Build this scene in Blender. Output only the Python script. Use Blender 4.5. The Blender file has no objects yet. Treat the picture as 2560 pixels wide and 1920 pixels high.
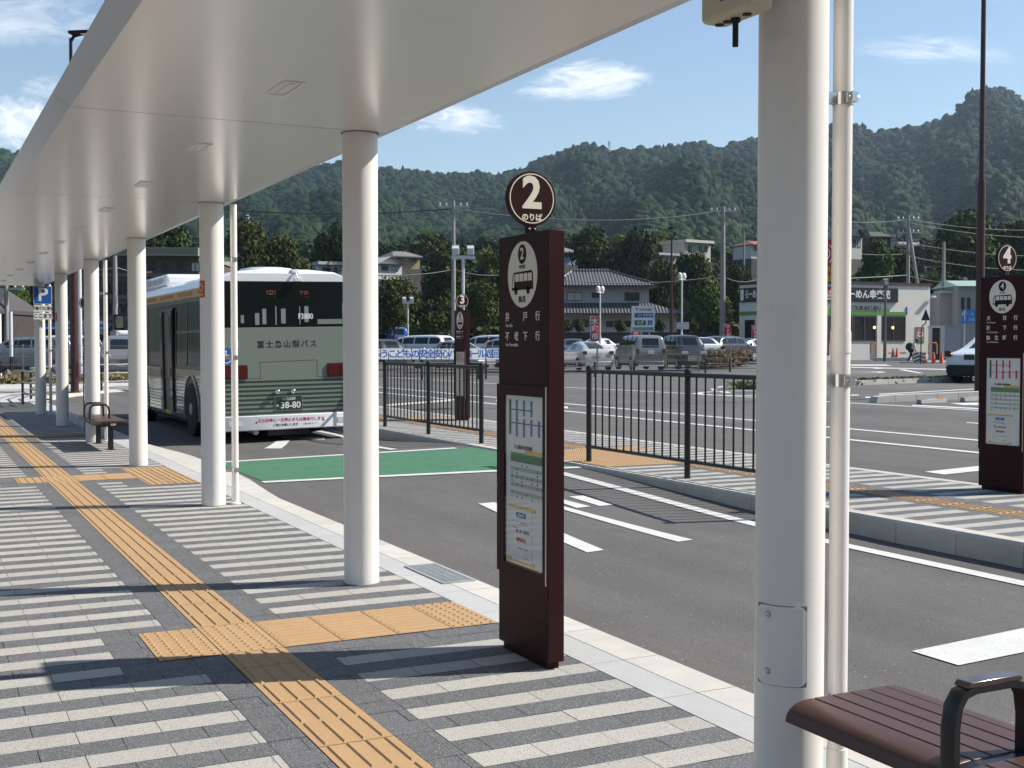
import bpy, math, random
import numpy as np
from mathutils import Vector, Matrix
R = math.radians
SC = bpy.context.scene
COL = SC.collection
# ------------------------------------------------------------------ camera, light, sky, exposure
F, PITCH, YAW, HC = 3006.8, 0.0322, 0.4649, 1.4846          # focal length in pixels of the 2560 px wide photo
cam_d = bpy.data.cameras.new('camera'); cam = bpy.data.objects.new('camera', cam_d); COL.objects.link(cam)
cam_d.sensor_width = 36; cam_d.lens = 36 * F / 2560; cam_d.clip_start = .05; cam_d.clip_end = 9000
cam.location = (0, 0, HC); cam.rotation_euler = (math.pi / 2 - PITCH, 0, -YAW)
SC.camera = cam
SUN_AZ, SUN_EL = R(108.3), R(42.8)                          # clockwise from +Y
sdir = Vector((math.sin(SUN_AZ) * math.cos(SUN_EL), math.cos(SUN_AZ) * math.cos(SUN_EL), math.sin(SUN_EL)))
sun_d = bpy.data.lights.new('sun', 'SUN'); sun = bpy.data.objects.new('sun', sun_d); COL.objects.link(sun)
sun_d.energy = 4.8; sun_d.angle = R(.53); sun_d.color = (1, .94, .84)
sun.rotation_euler = sdir.to_track_quat('Z', 'Y').to_euler()
SC.view_settings.view_transform = 'Standard'; SC.view_settings.look = 'None'
SC.view_settings.exposure = EXPOSURE = 0.62; SC.view_settings.gamma = 1
SC.cycles.max_bounces = 8; SC.cycles.diffuse_bounces = 3; SC.cycles.glossy_bounces = 4; SC.cycles.transmission_bounces = 6; SC.cycles.volume_bounces = 0
SC.cycles.transparent_max_bounces = 16; SC.cycles.caustics_reflective = False; SC.cycles.caustics_refractive = False
SC.cycles.use_denoising = True; SC.cycles.sample_clamp_indirect = 6


def px_dir(x, y):
    cy, sy, cp, sp = math.cos(YAW), math.sin(YAW), math.cos(PITCH), math.sin(PITCH)
    fw = Vector((sy * cp, cy * cp, -sp)); rt = Vector((cy, -sy, 0)); up = rt.cross(fw)
    return fw * F + rt * (x - 1280) - up * (y - 960)


W = bpy.data.worlds.new('World'); SC.world = W; W.use_nodes = True
nt = W.node_tree; nt.nodes.clear()


def N(t, typ, **kw):
    n = t.nodes.new(typ)
    for k, v in kw.items():
        if k == 'i':
            for a, b in v.items(): n.inputs[a].default_value = b
        else: setattr(n, k, v)
    return n


def math_n(t, op, a, b=None, c=None, clamp=False):
    n = t.nodes.new('ShaderNodeMath'); n.operation = op; n.use_clamp = clamp
    for i, v in enumerate((a, b, c)):
        if v is None: continue
        if isinstance(v, (int, float)): n.inputs[i].default_value = v
        else: t.links.new(v, n.inputs[i])
    return n.outputs[0]


sky = N(nt, 'ShaderNodeTexSky', sky_type='NISHITA', sun_disc=False, sun_elevation=SUN_EL, sun_rotation=SUN_AZ,
        altitude=250, air_density=1.15, dust_density=.15, ozone_density=1.5)
tc = N(nt, 'ShaderNodeTexCoord')


def wisp(px, py, w, h, seed, stretch, lo, hi, amount, tilt=0.0):
    """a cloud in one direction of the sky: an elliptical patch times stretched noise"""
    c = px_dir(px, py).normalized()
    rt = Vector((0, 0, 1)).cross(c).normalized() * -1; up = rt.cross(c)
    ct, st = math.cos(tilt), math.sin(tilt)
    rt, up = rt * ct + up * st, up * ct - rt * st

    def dot(v, k):
        n = N(nt, 'ShaderNodeVectorMath', operation='DOT_PRODUCT'); nt.links.new(tc.outputs['Generated'], n.inputs[0]); n.inputs[1].default_value = tuple(v)
        return math_n(nt, 'MULTIPLY', n.outputs['Value'], k)
    u = dot(rt, F); v = dot(up, F)
    comb = N(nt, 'ShaderNodeCombineXYZ')
    nt.links.new(math_n(nt, 'MULTIPLY', u, 1 / (w * stretch)), comb.inputs[0]); nt.links.new(math_n(nt, 'MULTIPLY', v, 1 / h), comb.inputs[1]); comb.inputs[2].default_value = seed
    no = N(nt, 'ShaderNodeTexNoise', i={'Scale': 2.3, 'Detail': 10, 'Roughness': .66, 'Distortion': .8}); nt.links.new(comb.outputs[0], no.inputs['Vector'])
    uu = math_n(nt, 'MULTIPLY', u, 1 / w); vv = math_n(nt, 'MULTIPLY', v, 1 / h)
    r2 = math_n(nt, 'ADD', math_n(nt, 'MULTIPLY', uu, uu), math_n(nt, 'MULTIPLY', vv, vv))
    fall = math_n(nt, 'SUBTRACT', 1.0, r2, clamp=True)
    front = math_n(nt, 'GREATER_THAN', dot(c, 1), .5)
    s = math_n(nt, 'MULTIPLY', math_n(nt, 'ADD', math_n(nt, 'MULTIPLY', math_n(nt, 'SUBTRACT', no.outputs[0], .5), 1.5), fall), front)
    mr = N(nt, 'ShaderNodeMapRange', interpolation_type='SMOOTHSTEP', i={1: lo, 2: hi, 3: 0.0, 4: amount}); nt.links.new(s, mr.inputs[0])
    return math_n(nt, 'MULTIPLY', mr.outputs[0], math_n(nt, 'SUBTRACT', math_n(nt, 'MULTIPLY', fall, 3.0), 0.0, clamp=True), clamp=True)


clouds = [wisp(1475, 205, 235, 72, 1.3, 1.1, .45, 1.3, .85, .08), wisp(1150, 300, 190, 56, 4.1, 1.1, .5, 1.3, .75, -.05),
          wisp(2330, 125, 330, 60, 7.7, .9, .65, 1.5, .6, -.12), wisp(60, 50, 330, 100, 2.6, .9, .55, 1.4, .5, .1),
          wisp(50, 305, 120, 85, 9.4, .8, .45, 1.2, .75), wisp(150, 225, 130, 50, 5.2, 1.0, .5, 1.3, .45)]
acc = clouds[0]
for c_ in clouds[1:]: acc = math_n(nt, 'MAXIMUM', acc, c_)
hs = N(nt, 'ShaderNodeHueSaturation', i={'Saturation': 1.0, 'Value': 1.0}); nt.links.new(sky.outputs[0], hs.inputs['Color'])
mixc = N(nt, 'ShaderNodeMixRGB', i={'Color2': (10.5, 10.6, 10.8, 1)})
nt.links.new(acc, mixc.inputs[0]); nt.links.new(hs.outputs[0], mixc.inputs[1])
bg = N(nt, 'ShaderNodeBackground', i={'Strength': .093}); out = N(nt, 'ShaderNodeOutputWorld')
nt.links.new(mixc.outputs[0], bg.inputs[0]); nt.links.new(bg.outputs[0], out.inputs[0])


# ------------------------------------------------------------------ pixel -> place on the real ground
def smooth(a, b, x):
    t = min(1, max(0, (x - a) / (b - a))); return t * t * (3 - 2 * t)


def zg(x, y):
    """height of the roads: a gentle fall towards the near platform, a raised crossing in the bus lane"""
    z = -.12 + .0175 * min(max(x - 3.2, 0), 24) + .004 * min(max(x - 27, 0), 28)
    z -= .2 * smooth(26, 40, y) * (1 - smooth(40, 60, x)) * smooth(14, 28, x)
    if x < 9.6:
        hump = .9 * min(smooth(7.0, 13.0, y), 1 - smooth(15.0, 19.0, y))
        if hump > 0:
            top = .0328 * (min(max(x, 3.2), 6.86) - 3.2) - .004
            z = z + hump * max(0, top - z) * (1 - smooth(6.9, 9.0, x))
    return z


def at(x, y, z=None):
    """photo pixel -> point on the ground (or on the level z)"""
    d = px_dir(x, y); zz = -.1 if z is None else z
    for _ in range(1 if z is not None else 12):
        t = (zz - HC) / d.z; p = (d.x * t, d.y * t)
        if z is None: zz = zg(*p)
    return Vector((p[0], p[1], zz))


def at_d(x, y, dist):
    """photo pixel -> point at a distance along the view"""
    d = px_dir(x, y); return Vector((0, 0, HC)) + d * (dist / F)


def on_y(x, y, Y):
    d = px_dir(x, y); return Vector((0, 0, HC)) + d * (Y / d.y)


def on_x(x, y, X):
    d = px_dir(x, y); return Vector((0, 0, HC)) + d * (X / d.x)


# ------------------------------------------------------------------ materials
MATS = {}


def mat(name, col, rough=.5, metal=0.0, spec=.5, var=0.0, vscale=3.0, bump=0.0, bscale=40.0, coat=0.0, emit=0.0, alpha=1.0, trans=0.0, rvar=0.0, speck=None, isl=0.0):
    """principled material; var = mottling of the colour, bump = fine relief, speck = (colour, amount, scale), isl = variation per loose piece"""
    if name in MATS: return MATS[name]
    m = bpy.data.materials.new(name); MATS[name] = m; m.use_nodes = True
    t = m.node_tree; b = t.nodes['Principled BSDF']
    b.inputs['Base Color'].default_value = (*col, 1); b.inputs['Roughness'].default_value = rough; b.inputs['Metallic'].default_value = metal
    b.inputs['Specular IOR Level'].default_value = spec; b.inputs['Coat Weight'].default_value = coat; b.inputs['Coat Roughness'].default_value = .06
    b.inputs['Alpha'].default_value = alpha; b.inputs['Transmission Weight'].default_value = trans
    if emit: b.inputs['Emission Color'].default_value = (*col, 1); b.inputs['Emission Strength'].default_value = emit
    co = N(t, 'ShaderNodeTexCoord').outputs['Object'] if (var or bump or speck or rvar) else None
    csock = None
    if var:
        n1 = N(t, 'ShaderNodeTexNoise', i={'Scale': vscale, 'Detail': 5, 'Roughness': .6}); t.links.new(co, n1.inputs['Vector'])
        mr = N(t, 'ShaderNodeMapRange', i={1: .3, 2: .7, 3: 1 - var, 4: 1 + var}); t.links.new(n1.outputs[0], mr.inputs[0])
        mx = N(t, 'ShaderNodeVectorMath', operation='SCALE'); mx.inputs[0].default_value = col; t.links.new(mr.outputs[0], mx.inputs['Scale']); csock = mx.outputs[0]
    if isl:
        g = N(t, 'ShaderNodeNewGeometry'); mr = N(t, 'ShaderNodeMapRange', i={1: 0., 2: 1., 3: 1 - isl, 4: 1 + isl}); t.links.new(g.outputs['Random Per Island'], mr.inputs[0])
        mx = N(t, 'ShaderNodeVectorMath', operation='SCALE'); t.links.new(mr.outputs[0], mx.inputs['Scale'])
        if csock: t.links.new(csock, mx.inputs[0])
        else: mx.inputs[0].default_value = col
        csock = mx.outputs[0]
    if speck:
        for sc_, am_, cc_ in speck:
            n2 = N(t, 'ShaderNodeTexVoronoi', i={'Scale': sc_}); t.links.new(co, n2.inputs['Vector'])
            sep = N(t, 'ShaderNodeSeparateColor'); t.links.new(n2.outputs['Color'], sep.inputs[0])
            gt = math_n(t, 'LESS_THAN', sep.outputs[0], am_)
            mx = N(t, 'ShaderNodeMixRGB'); t.links.new(gt, mx.inputs[0]); mx.inputs[2].default_value = (*cc_, 1)
            if csock: t.links.new(csock, mx.inputs[1])
            else: mx.inputs[1].default_value = (*col, 1)
            csock = mx.outputs[0]
    if csock: t.links.new(csock, b.inputs['Base Color'])
    if rvar:
        n3 = N(t, 'ShaderNodeTexNoise', i={'Scale': vscale * 1.7, 'Detail': 4}); t.links.new(co, n3.inputs['Vector'])
        mr = N(t, 'ShaderNodeMapRange', i={1: .3, 2: .7, 3: rough - rvar, 4: rough + rvar}); t.links.new(n3.outputs[0], mr.inputs[0]); t.links.new(mr.outputs[0], b.inputs['Roughness'])
    if bump:
        n4 = N(t, 'ShaderNodeTexNoise', i={'Scale': bscale, 'Detail': 3}); t.links.new(co, n4.inputs['Vector'])
        bp = N(t, 'ShaderNodeBump', i={'Strength': bump, 'Distance': .01}); t.links.new(n4.outputs[0], bp.inputs['Height']); t.links.new(bp.outputs[0], b.inputs['Normal'])
    return m


white_paint = mat('white paint', (.79, .755, .71), .32, var=.02, vscale=2, rvar=.06)
soffit_m = mat('soffit panel', (.80, .775, .735), .3, spec=.6, var=.015, vscale=.7, coat=1.0); soffit_m.node_tree.nodes['Principled BSDF'].inputs['Coat Roughness'].default_value = .21; soffit_m.node_tree.nodes['Principled BSDF'].inputs['Coat IOR'].default_value = 1.55
dark_tile = mat('dark paver', (.115, .116, .121), .82, var=.08, vscale=.8, isl=.14, bump=.6, bscale=220, speck=[(330, .28, (.055, .056, .06)), (390, .22, (.20, .205, .215)), (300, .035, (.36, .36, .37))])
light_tile = mat('light paver', (.41, .39, .355), .85, var=.06, vscale=.8, isl=.09, bump=.5, bscale=220, speck=[(330, .2, (.51, .49, .455)), (390, .16, (.29, .28, .26)), (310, .04, (.12, .12, .12))])
joint_m = mat('paver joint', (.06, .06, .06), .95)
yellow_tile = mat('tactile paver', (.42, .265, .135), .75, isl=.03, bump=.35, bscale=260, var=.05, vscale=6, speck=[(420, .1, (.40, .24, .10)), (380, .06, (.55, .36, .17))])
granite = mat('pale granite', (.43, .43, .42), .8, var=.05, vscale=9, isl=.04, bump=.15, bscale=150, speck=[(400, .14, (.33, .34, .36))])
kerb_m = mat('kerb concrete', (.50, .48, .44), .82, var=.08, vscale=5, isl=.05, bump=.2, bscale=120)
asphalt = mat('asphalt', (.113, .106, .099), .86, var=.15, vscale=.9, bump=.7, bscale=160, speck=[(190, .24, (.078, .075, .072)), (220, .2, (.138, .133, .128)), (90, .0014, (.30, .29, .28))])
line_m = mat('road line paint', (.58, .575, .56), .7, var=.07, vscale=5, bump=.3, bscale=120, speck=[(100, .012, (.36, .36, .36))])
green_m = mat('green road paint', (.055, .165, .088), .8, var=.12, vscale=3, bump=.5, bscale=110, speck=[(110, .12, (.03, .13, .065)), (120, .05, (.10, .25, .15))])
brown_m = mat('brown sign paint', (.032, .0095, .0105), .45, var=.06, vscale=8, spec=.12)
brown_pole = mat('brown pole paint', (.055, .016, .014), .4)
black_m = mat('black paint', (.012, .012, .013), .38, var=.1, vscale=9)
black_rub = mat('black rubber', (.012, .012, .012), .7)
cream_m = mat('cream sign face', (.78, .72, .60), .5)
white_s = mat('white sign face', (.75, .74, .72), .45)
steel = mat('stainless steel', (.62, .60, .56), .25, metal=1.0)
grey_steel = mat('galvanised steel', (.42, .43, .44), .5, metal=.4, var=.08, vscale=6)
_t = asphalt.node_tree; _b = _t.nodes['Principled BSDF']; _src = _b.inputs['Base Color'].links[0].from_socket; _co = N(_t, 'ShaderNodeTexCoord'); _mp = N(_t, 'ShaderNodeMapping', i={'Scale': (.9, .07, 1)}); _t.links.new(_co.outputs['Object'], _mp.inputs[0])
_n = N(_t, 'ShaderNodeTexNoise', i={'Scale': 1.0, 'Detail': 6, 'Roughness': .65}); _t.links.new(_mp.outputs[0], _n.inputs['Vector']); _r = N(_t, 'ShaderNodeMapRange', i={1: .35, 2: .65, 3: .80, 4: 1.14}); _t.links.new(_n.outputs[0], _r.inputs[0])
_n2 = N(_t, 'ShaderNodeTexNoise', i={'Scale': .55, 'Detail': 3}); _t.links.new(_co.outputs['Object'], _n2.inputs['Vector']); _r2 = N(_t, 'ShaderNodeMapRange', i={1: .62, 2: .72, 3: 1.0, 4: .78}); _t.links.new(_n2.outputs[0], _r2.inputs[0])
_s = N(_t, 'ShaderNodeVectorMath', operation='SCALE'); _t.links.new(_src, _s.inputs[0]); _t.links.new(math_n(_t, 'MULTIPLY', _r.outputs[0], _r2.outputs[0]), _s.inputs['Scale']); _t.links.new(_s.outputs[0], _b.inputs['Base Color'])
concrete = mat('weathered concrete', (.33, .31, .28), .85, var=.15, vscale=1.5)
glass_dark = mat('dark glass', (.012, .016, .018), .04, spec=.8, var=0)
chrome = mat('chrome', (.75, .75, .76), .08, metal=1.0)
tyre_m = mat('tyre', (.014, .014, .014), .75)
rim_m = mat('alloy rim', (.5, .5, .51), .3, metal=.8)
red_lamp = mat('red lamp lens', (.075, .007, .006), .2, coat=.3)
clear_lamp = mat('clear lamp lens', (.6, .62, .64), .1, spec=.8, coat=.6)
plate_w = mat('white number plate', (.72, .72, .72), .45)
plate_y = mat('yellow number plate', (.72, .42, .02), .45)
plate_g = mat('green number plate', (.012, .045, .025), .4)
ink = mat('black ink', (.012, .012, .013), .6)
blue_sign = mat('blue sign', (.012, .10, .38), .4)
red_ink = mat('red ink', (.42, .02, .02), .6)


# ------------------------------------------------------------------ mesh builder
class MB:
    def __init__(s): s.v = []; s.f = []; s.m = []

    def add(s, vs, fs, m=0):
        o = len(s.v); s.v += [tuple(v) for v in vs]
        for f in fs: s.f.append(tuple(i + o for i in f)); s.m.append(m)
        return s

    def box(s, x0, x1, y0, y1, z0, z1, m=0):
        return s.add([(x0, y0, z0), (x1, y0, z0), (x1, y1, z0), (x0, y1, z0), (x0, y0, z1), (x1, y0, z1), (x1, y1, z1), (x0, y1, z1)],
                     [(3, 2, 1, 0), (4, 5, 6, 7), (0, 1, 5, 4), (1, 2, 6, 5), (2, 3, 7, 6), (3, 0, 4, 7)], m)

    def obox(s, c, ax, ay, az, hx, hy, hz, m=0):
        c, ax, ay, az = map(Vector, (c, ax, ay, az)); vs = []
        for k in (-1, 1):
            for i, j in ((-1, -1), (1, -1), (1, 1), (-1, 1)): vs.append(c + ax * hx * i + ay * hy * j + az * hz * k)
        return s.add(vs, [(3, 2, 1, 0), (4, 5, 6, 7), (0, 1, 5, 4), (1, 2, 6, 5), (2, 3, 7, 6), (3, 0, 4, 7)], m)

    def quad(s, *p, m=0): return s.add(p, [tuple(range(len(p)))], m)

    def prism(s, poly, f, a, b, m=0, ca=True, cb=True):
        """polygon (u, v) swept from w = a to w = b, f(u, v, w) -> point"""
        n = len(poly); vs = [f(u, v, a) for u, v in poly] + [f(u, v, b) for u, v in poly]
        fs = [(i, (i + 1) % n, n + (i + 1) % n, n + i) for i in range(n)]
        if ca: fs.append(tuple(range(n - 1, -1, -1)))
        if cb: fs.append(tuple(range(n, 2 * n)))
        return s.add(vs, fs, m)

    def loft(s, rings, m=0, closed=True, caps=True):
        n = len(rings[0]); vs = [p for r in rings for p in r]; fs = []
        for k in range(len(rings) - 1):
            for i in range(n if closed else n - 1):
                j = (i + 1) % n; fs.append((k * n + i, k * n + j, (k + 1) * n + j, (k + 1) * n + i))
        if caps: fs.append(tuple(range(n - 1, -1, -1))); fs.append(tuple((len(rings) - 1) * n + i for i in range(n)))
        return s.add(vs, fs, m)

    def tube(s, path, r, n=12, m=0, caps=True):
        path = [Vector(p) for p in path]; rs = r if isinstance(r, (list, tuple)) else [r] * len(path); rings = []; prev = None
        for i, p in enumerate(path):
            d = ((path[i] - path[i - 1]).normalized() if i else Vector()) + ((path[i + 1] - path[i]).normalized() if i < len(path) - 1 else Vector())
            d.normalize()
            if prev is None:
                a = d.cross(Vector((0, 0, 1))) if abs(d.z) < .95 else d.cross(Vector((1, 0, 0)))
            else: a = prev - d * prev.dot(d)
            a.normalize(); prev = a; b = d.cross(a)
            rings.append([p + (a * math.cos(2 * math.pi * k / n) + b * math.sin(2 * math.pi * k / n)) * rs[i] for k in range(n)])
        return s.loft(rings, m, True, caps)

    def lathe(s, prof, c=(0, 0, 0), n=24, m=0, ax='z'):
        c = Vector(c); rings = []
        for r, z in prof:
            ring = []
            for k in range(n):
                a = 2 * math.pi * k / n; u, v = r * math.cos(a), r * math.sin(a)
                ring.append(c + (Vector((u, v, z)) if ax == 'z' else Vector((z, u, v)) if ax == 'x' else Vector((v, z, u))))
            rings.append(ring)
        return s.loft(rings, m, True, True)

    def ball(s, c, r, n=12, m=0, sq=(1, 1, 1)):
        c = Vector(c); rings = []
        for i in range(1, n // 2 + 1):
            a = math.pi * i / (n // 2 + 1); rings.append([c + Vector((math.sin(a) * math.cos(2 * math.pi * k / n) * r * sq[0], math.sin(a) * math.sin(2 * math.pi * k / n) * r * sq[1], -math.cos(a) * r * sq[2])) for k in range(n)])
        return s.loft(rings, m, True, True)

    def build(s, name, mats, parent=None, loc=None, rz=None, smooth=35, bevel=0, seg=2):
        me = bpy.data.meshes.new(name); me.from_pydata(s.v, [], s.f); me.update()
        if not isinstance(mats, (list, tuple)): mats = [mats]
        for m in mats: me.materials.append(m)
        if len(mats) > 1: me.polygons.foreach_set('material_index', s.m)
        if smooth:
            me.polygons.foreach_set('use_smooth', [True] * len(me.polygons)); me.set_sharp_from_angle(angle=R(smooth))
        o = bpy.data.objects.new(name, me); COL.objects.link(o)
        if parent is not None: o.parent = parent
        if loc is not None: o.location = loc
        if rz is not None: o.rotation_euler.z = rz
        if bevel:
            b = o.modifiers.new('bevel', 'BEVEL'); b.width = bevel; b.segments = seg; b.limit_method = 'ANGLE'; b.angle_limit = R(40); b.harden_normals = False
        return o


def tag(o, label=None, cat=None, group=None, kind=None):
    for k, v in (('label', label), ('category', cat), ('group', group), ('kind', kind)):
        if v: o[k] = v
    return o


def thing(name, label, cat, loc=(0, 0, 0), rz=0, group=None):
    o = bpy.data.objects.new(name, None); COL.objects.link(o); o.location = loc; o.rotation_euler.z = rz; o.empty_display_size = .2
    return tag(o, label, cat, group)


def dup(o, parent=None, loc=None, rz=None, label=None, group=None):
    c = o.copy(); COL.objects.link(c)
    if parent is not None: c.parent = parent
    for ch in list(o.children): dup(ch, c)
    if loc is not None: c.location = loc
    if rz is not None: c.rotation_euler.z = rz
    if label: c['label'] = label
    if group: c['group'] = group
    return c


def facing(n, loc):
    """matrix for something flat that faces the horizontal direction n"""
    n = Vector(n).normalized(); x = Vector((0, 0, 1)).cross(n); M = Matrix.Identity(4)
    for i, a in enumerate((x, Vector((0, 0, 1)), n)):
        for j in range(3): M[j][i] = a[j]
    M.translation = Vector(loc); return M


def text(s, size, m, parent, M, name='lettering', bold=0.0, sx=1.0, align='CENTER', spacing=1.0, ext=.0008, line=1.0, va='CENTER'):
    cu = bpy.data.curves.new(name, 'FONT'); cu.body = s; cu.size = size; cu.offset = bold; cu.extrude = ext
    cu.align_x = align; cu.align_y = va; cu.space_character = spacing; cu.space_line = line; cu.resolution_u = 3; cu.materials.append(m)
    o = bpy.data.objects.new(name, cu); COL.objects.link(o)
    if parent is not None: o.parent = parent
    o.matrix_local = M @ Matrix.Diagonal((sx, 1, 1, 1)) if sx != 1 else M
    return o


def rrect(w, h, r, n=4, cx=0, cy=0):
    pts = []
    for k, (sx, sy) in enumerate(((1, -1), (1, 1), (-1, 1), (-1, -1))):
        for i in range(n + 1):
            a = math.pi / 2 * (k - 1 + i / n); pts.append((cx + sx * (w / 2 - r) + r * math.cos(a), cy + sy * (h / 2 - r) + r * math.sin(a)))
    return pts


def plate(poly, M, t):
    """a flat outline given some thickness in front of the plane of M"""
    b = MB(); b.prism(poly, lambda u, v, w: M @ Vector((u, v, w)), 0, t); return b


def ellipse(a, b, n=40, cx=0, cy=0): return [(cx + a * math.cos(2 * math.pi * k / n), cy + b * math.sin(2 * math.pi * k / n)) for k in range(n)]
# ------------------------------------------------------------------ ground sheet
def axis(*segs):
    v = []
    for a, b, n in segs: v += list(np.linspace(a, b, n + 1))
    return sorted(set(round(float(q), 4) for q in v))


gx = axis((-900, -60, 8), (-60, -10, 8), (-10, 3.2, 6), (3.2, 9.6, 16), (9.6, 40, 36), (40, 80, 20), (80, 300, 10), (300, 2400, 8))
gy = axis((-900, -60, 8), (-60, -6, 8), (-6, 9, 15), (9, 12, 8), (12, 15.3, 6), (15.3, 18, 8), (18, 45, 40), (45, 90, 20), (90, 300, 10), (300, 2800, 8))
g = MB(); g.v = [(x, y, zg(x, y)) for y in gy for x in gx]; nx = len(gx)
g.f = [(j * nx + i, j * nx + i + 1, (j + 1) * nx + i + 1, (j + 1) * nx + i) for j in range(len(gy) - 1) for i in range(nx - 1)]; g.m = [0] * len(g.f)
tag(g.build('ground', asphalt, smooth=0), kind='structure')


def ribbon(pts, w, z, b=None, m=0, side=0):
    """flat strip of width w along a polyline (side: -1 all on the right, 1 all on the left)"""
    b = b or MB(); P = [Vector((p[0], p[1])) for p in pts]; L, Rr = [], []
    for i, p in enumerate(P):
        d = (P[min(i + 1, len(P) - 1)] - P[max(i - 1, 0)]).normalized(); n = Vector((-d.y, d.x))
        L.append(p + n * w * (1 + side) / 2); Rr.append(p - n * w * (1 - side) / 2)
    zz = z if callable(z) else (lambda x, y: z)
    vs = [(q.x, q.y, zz(q.x, q.y)) for q in L] + [(q.x, q.y, zz(q.x, q.y)) for q in Rr]; n = len(P)
    return b.add(vs, [(n + i, n + i + 1, i + 1, i) for i in range(n - 1)], m)


# ------------------------------------------------------------------ near platform
X0, XS, XK, XE = 1.03, 2.80, 2.995, 3.215          # tactile cross tile, paving edge, joint in the border, kerb edge
slab = MB(); slab.box(-9, XS - .002, -6, 33.9, -.4, -.006)
tag(slab.build('platform_slab', joint_m, smooth=0), kind='structure')

tact_rects = []                                     # (x0, y0, x1, y1, kind) kind: 'dots', 'long' bars along Y, 'cross' bars along X


def in_tact(x, y): return any(a < x < c and b_ < y < d for a, b_, c, d, _ in tact_rects)


y = 5.745 - .3
tact_rects.append((1.33, y, 1.63, 5.745, 'half'))
while y > -3: tact_rects.append((1.33, y - .6, 1.63, y, 'long')); y -= .6
tact_rects += [(1.03, 5.745, 1.33, 6.345, 'dots'), (1.33, 5.745, 1.63, 6.345, 'dots')]
for k in range(3): tact_rects.append((1.63 + .3 * k, 5.745, 1.93 + .3 * k, 6.345, 'cross'))
tact_rects.append((2.53, 5.745, XS - .0, 6.345, 'dots'))
y = 6.345
while y < 13.8: tact_rects.append((1.33, y, 1.63, min(y + .6, 13.845), 'long')); y += .6
tact_rects += [(1.33, 13.845, 1.63, 14.445, 'dots'), (1.03, 13.845, 1.33, 14.445, 'long')]
tact_rects += [(1.63, 13.845, 1.945, 14.445, 'cross'), (1.945, 13.845, 2.26, 14.445, 'cross')]
for k in range(2):
    for j in range(3): tact_rects.append((2.26 + .27 * k, 13.10 + .65 * j, 2.53 + .27 * k, 13.75 + .65 * j, 'long'))
y = 14.445
while y < 20.7: tact_rects.append((1.33, y, 1.63, min(y + .6, 20.745), 'long')); y += .6
tact_rects += [(1.33, 20.745, 1.63, 21.345, 'dots'), (1.03, 20.745, 1.33, 21.345, 'dots')]
for k in range(4): tact_rects.append((1.63 + .29 * k, 20.745, 1.92 + .29 * k, 21.345, 'cross'))
y = 21.345
while y < 27.9: tact_rects.append((1.33, y, 1.63, min(y + .6, 28.0), 'long')); y += .6
tact_rects += [(1.33, 28.0, 1.63, 28.6, 'dots'), (1.63, 28.0, 1.93, 28.6, 'dots')]


def tactile(rects, z, flip=False):
    """yellow guide blocks with their raised bars and studs"""
    b = MB()

    def pt(u, v): return (v, u) if flip else (u, v)

    def bump(u0, v0, u1, v1, h=.0055, s=.006):
        lo = [(u0, v0), (u1, v0), (u1, v1), (u0, v1)]; hi = [(u0 + s, v0 + s), (u1 - s, v0 + s), (u1 - s, v1 - s), (u0 + s, v1 - s)]
        b.add([(*pt(*q), z + .0005) for q in lo] + [(*pt(*q), z + .0005 + h) for q in hi], [(0, 1, 5, 4), (1, 2, 6, 5), (2, 3, 7, 6), (3, 0, 4, 7), (4, 5, 6, 7)])
    for x0, y0, x1, y1, k in rects:
        j = .0025
        b.add([(*pt(u, v), z) for u, v in ((x0 + j, y0 + j), (x1 - j, y0 + j), (x1 - j, y1 - j), (x0 + j, y1 - j))], [(0, 1, 2, 3)])
        w, h = x1 - x0, y1 - y0
        if k in ('long', 'half'):
            for i in range(4):
                xc = x0 + w * (i + .5) / 4
                for q in range(max(1, round(h / .3))):
                    hh = h / max(1, round(h / .3)); bump(xc - .011, y0 + q * hh + .012, xc + .011, y0 + (q + 1) * hh - .012)
        elif k == 'cross':
            for i in range(9):
                yc = y0 + h * (i + .5) / 9; bump(x0 + .012, yc - .009, x1 - .012, yc + .009, .0045)
        else:
            for i in range(5):
                for q in range(10):
                    xc, yc = x0 + w * (i + .5) / 5, y0 + h * (q + .5) / 10; r0, r1 = .0125, .0075; n = 8; vs = []
                    for r, zz in ((r0, z + .0005), (r1, z + .0055)):
                        vs += [(*pt(xc + r * math.cos(6.2832 * a / n), yc + r * math.sin(6.2832 * a / n)), zz) for a in range(n)]
                    b.add(vs, [(a, (a + 1) % n, n + (a + 1) % n, n + a) for a in range(n)] + [tuple(range(n, 2 * n))])
    return b


tag(tactile(tact_rects, .002).build('tactile_paving', yellow_tile, smooth=0), kind='structure')
rng = random.Random(3)


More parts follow.
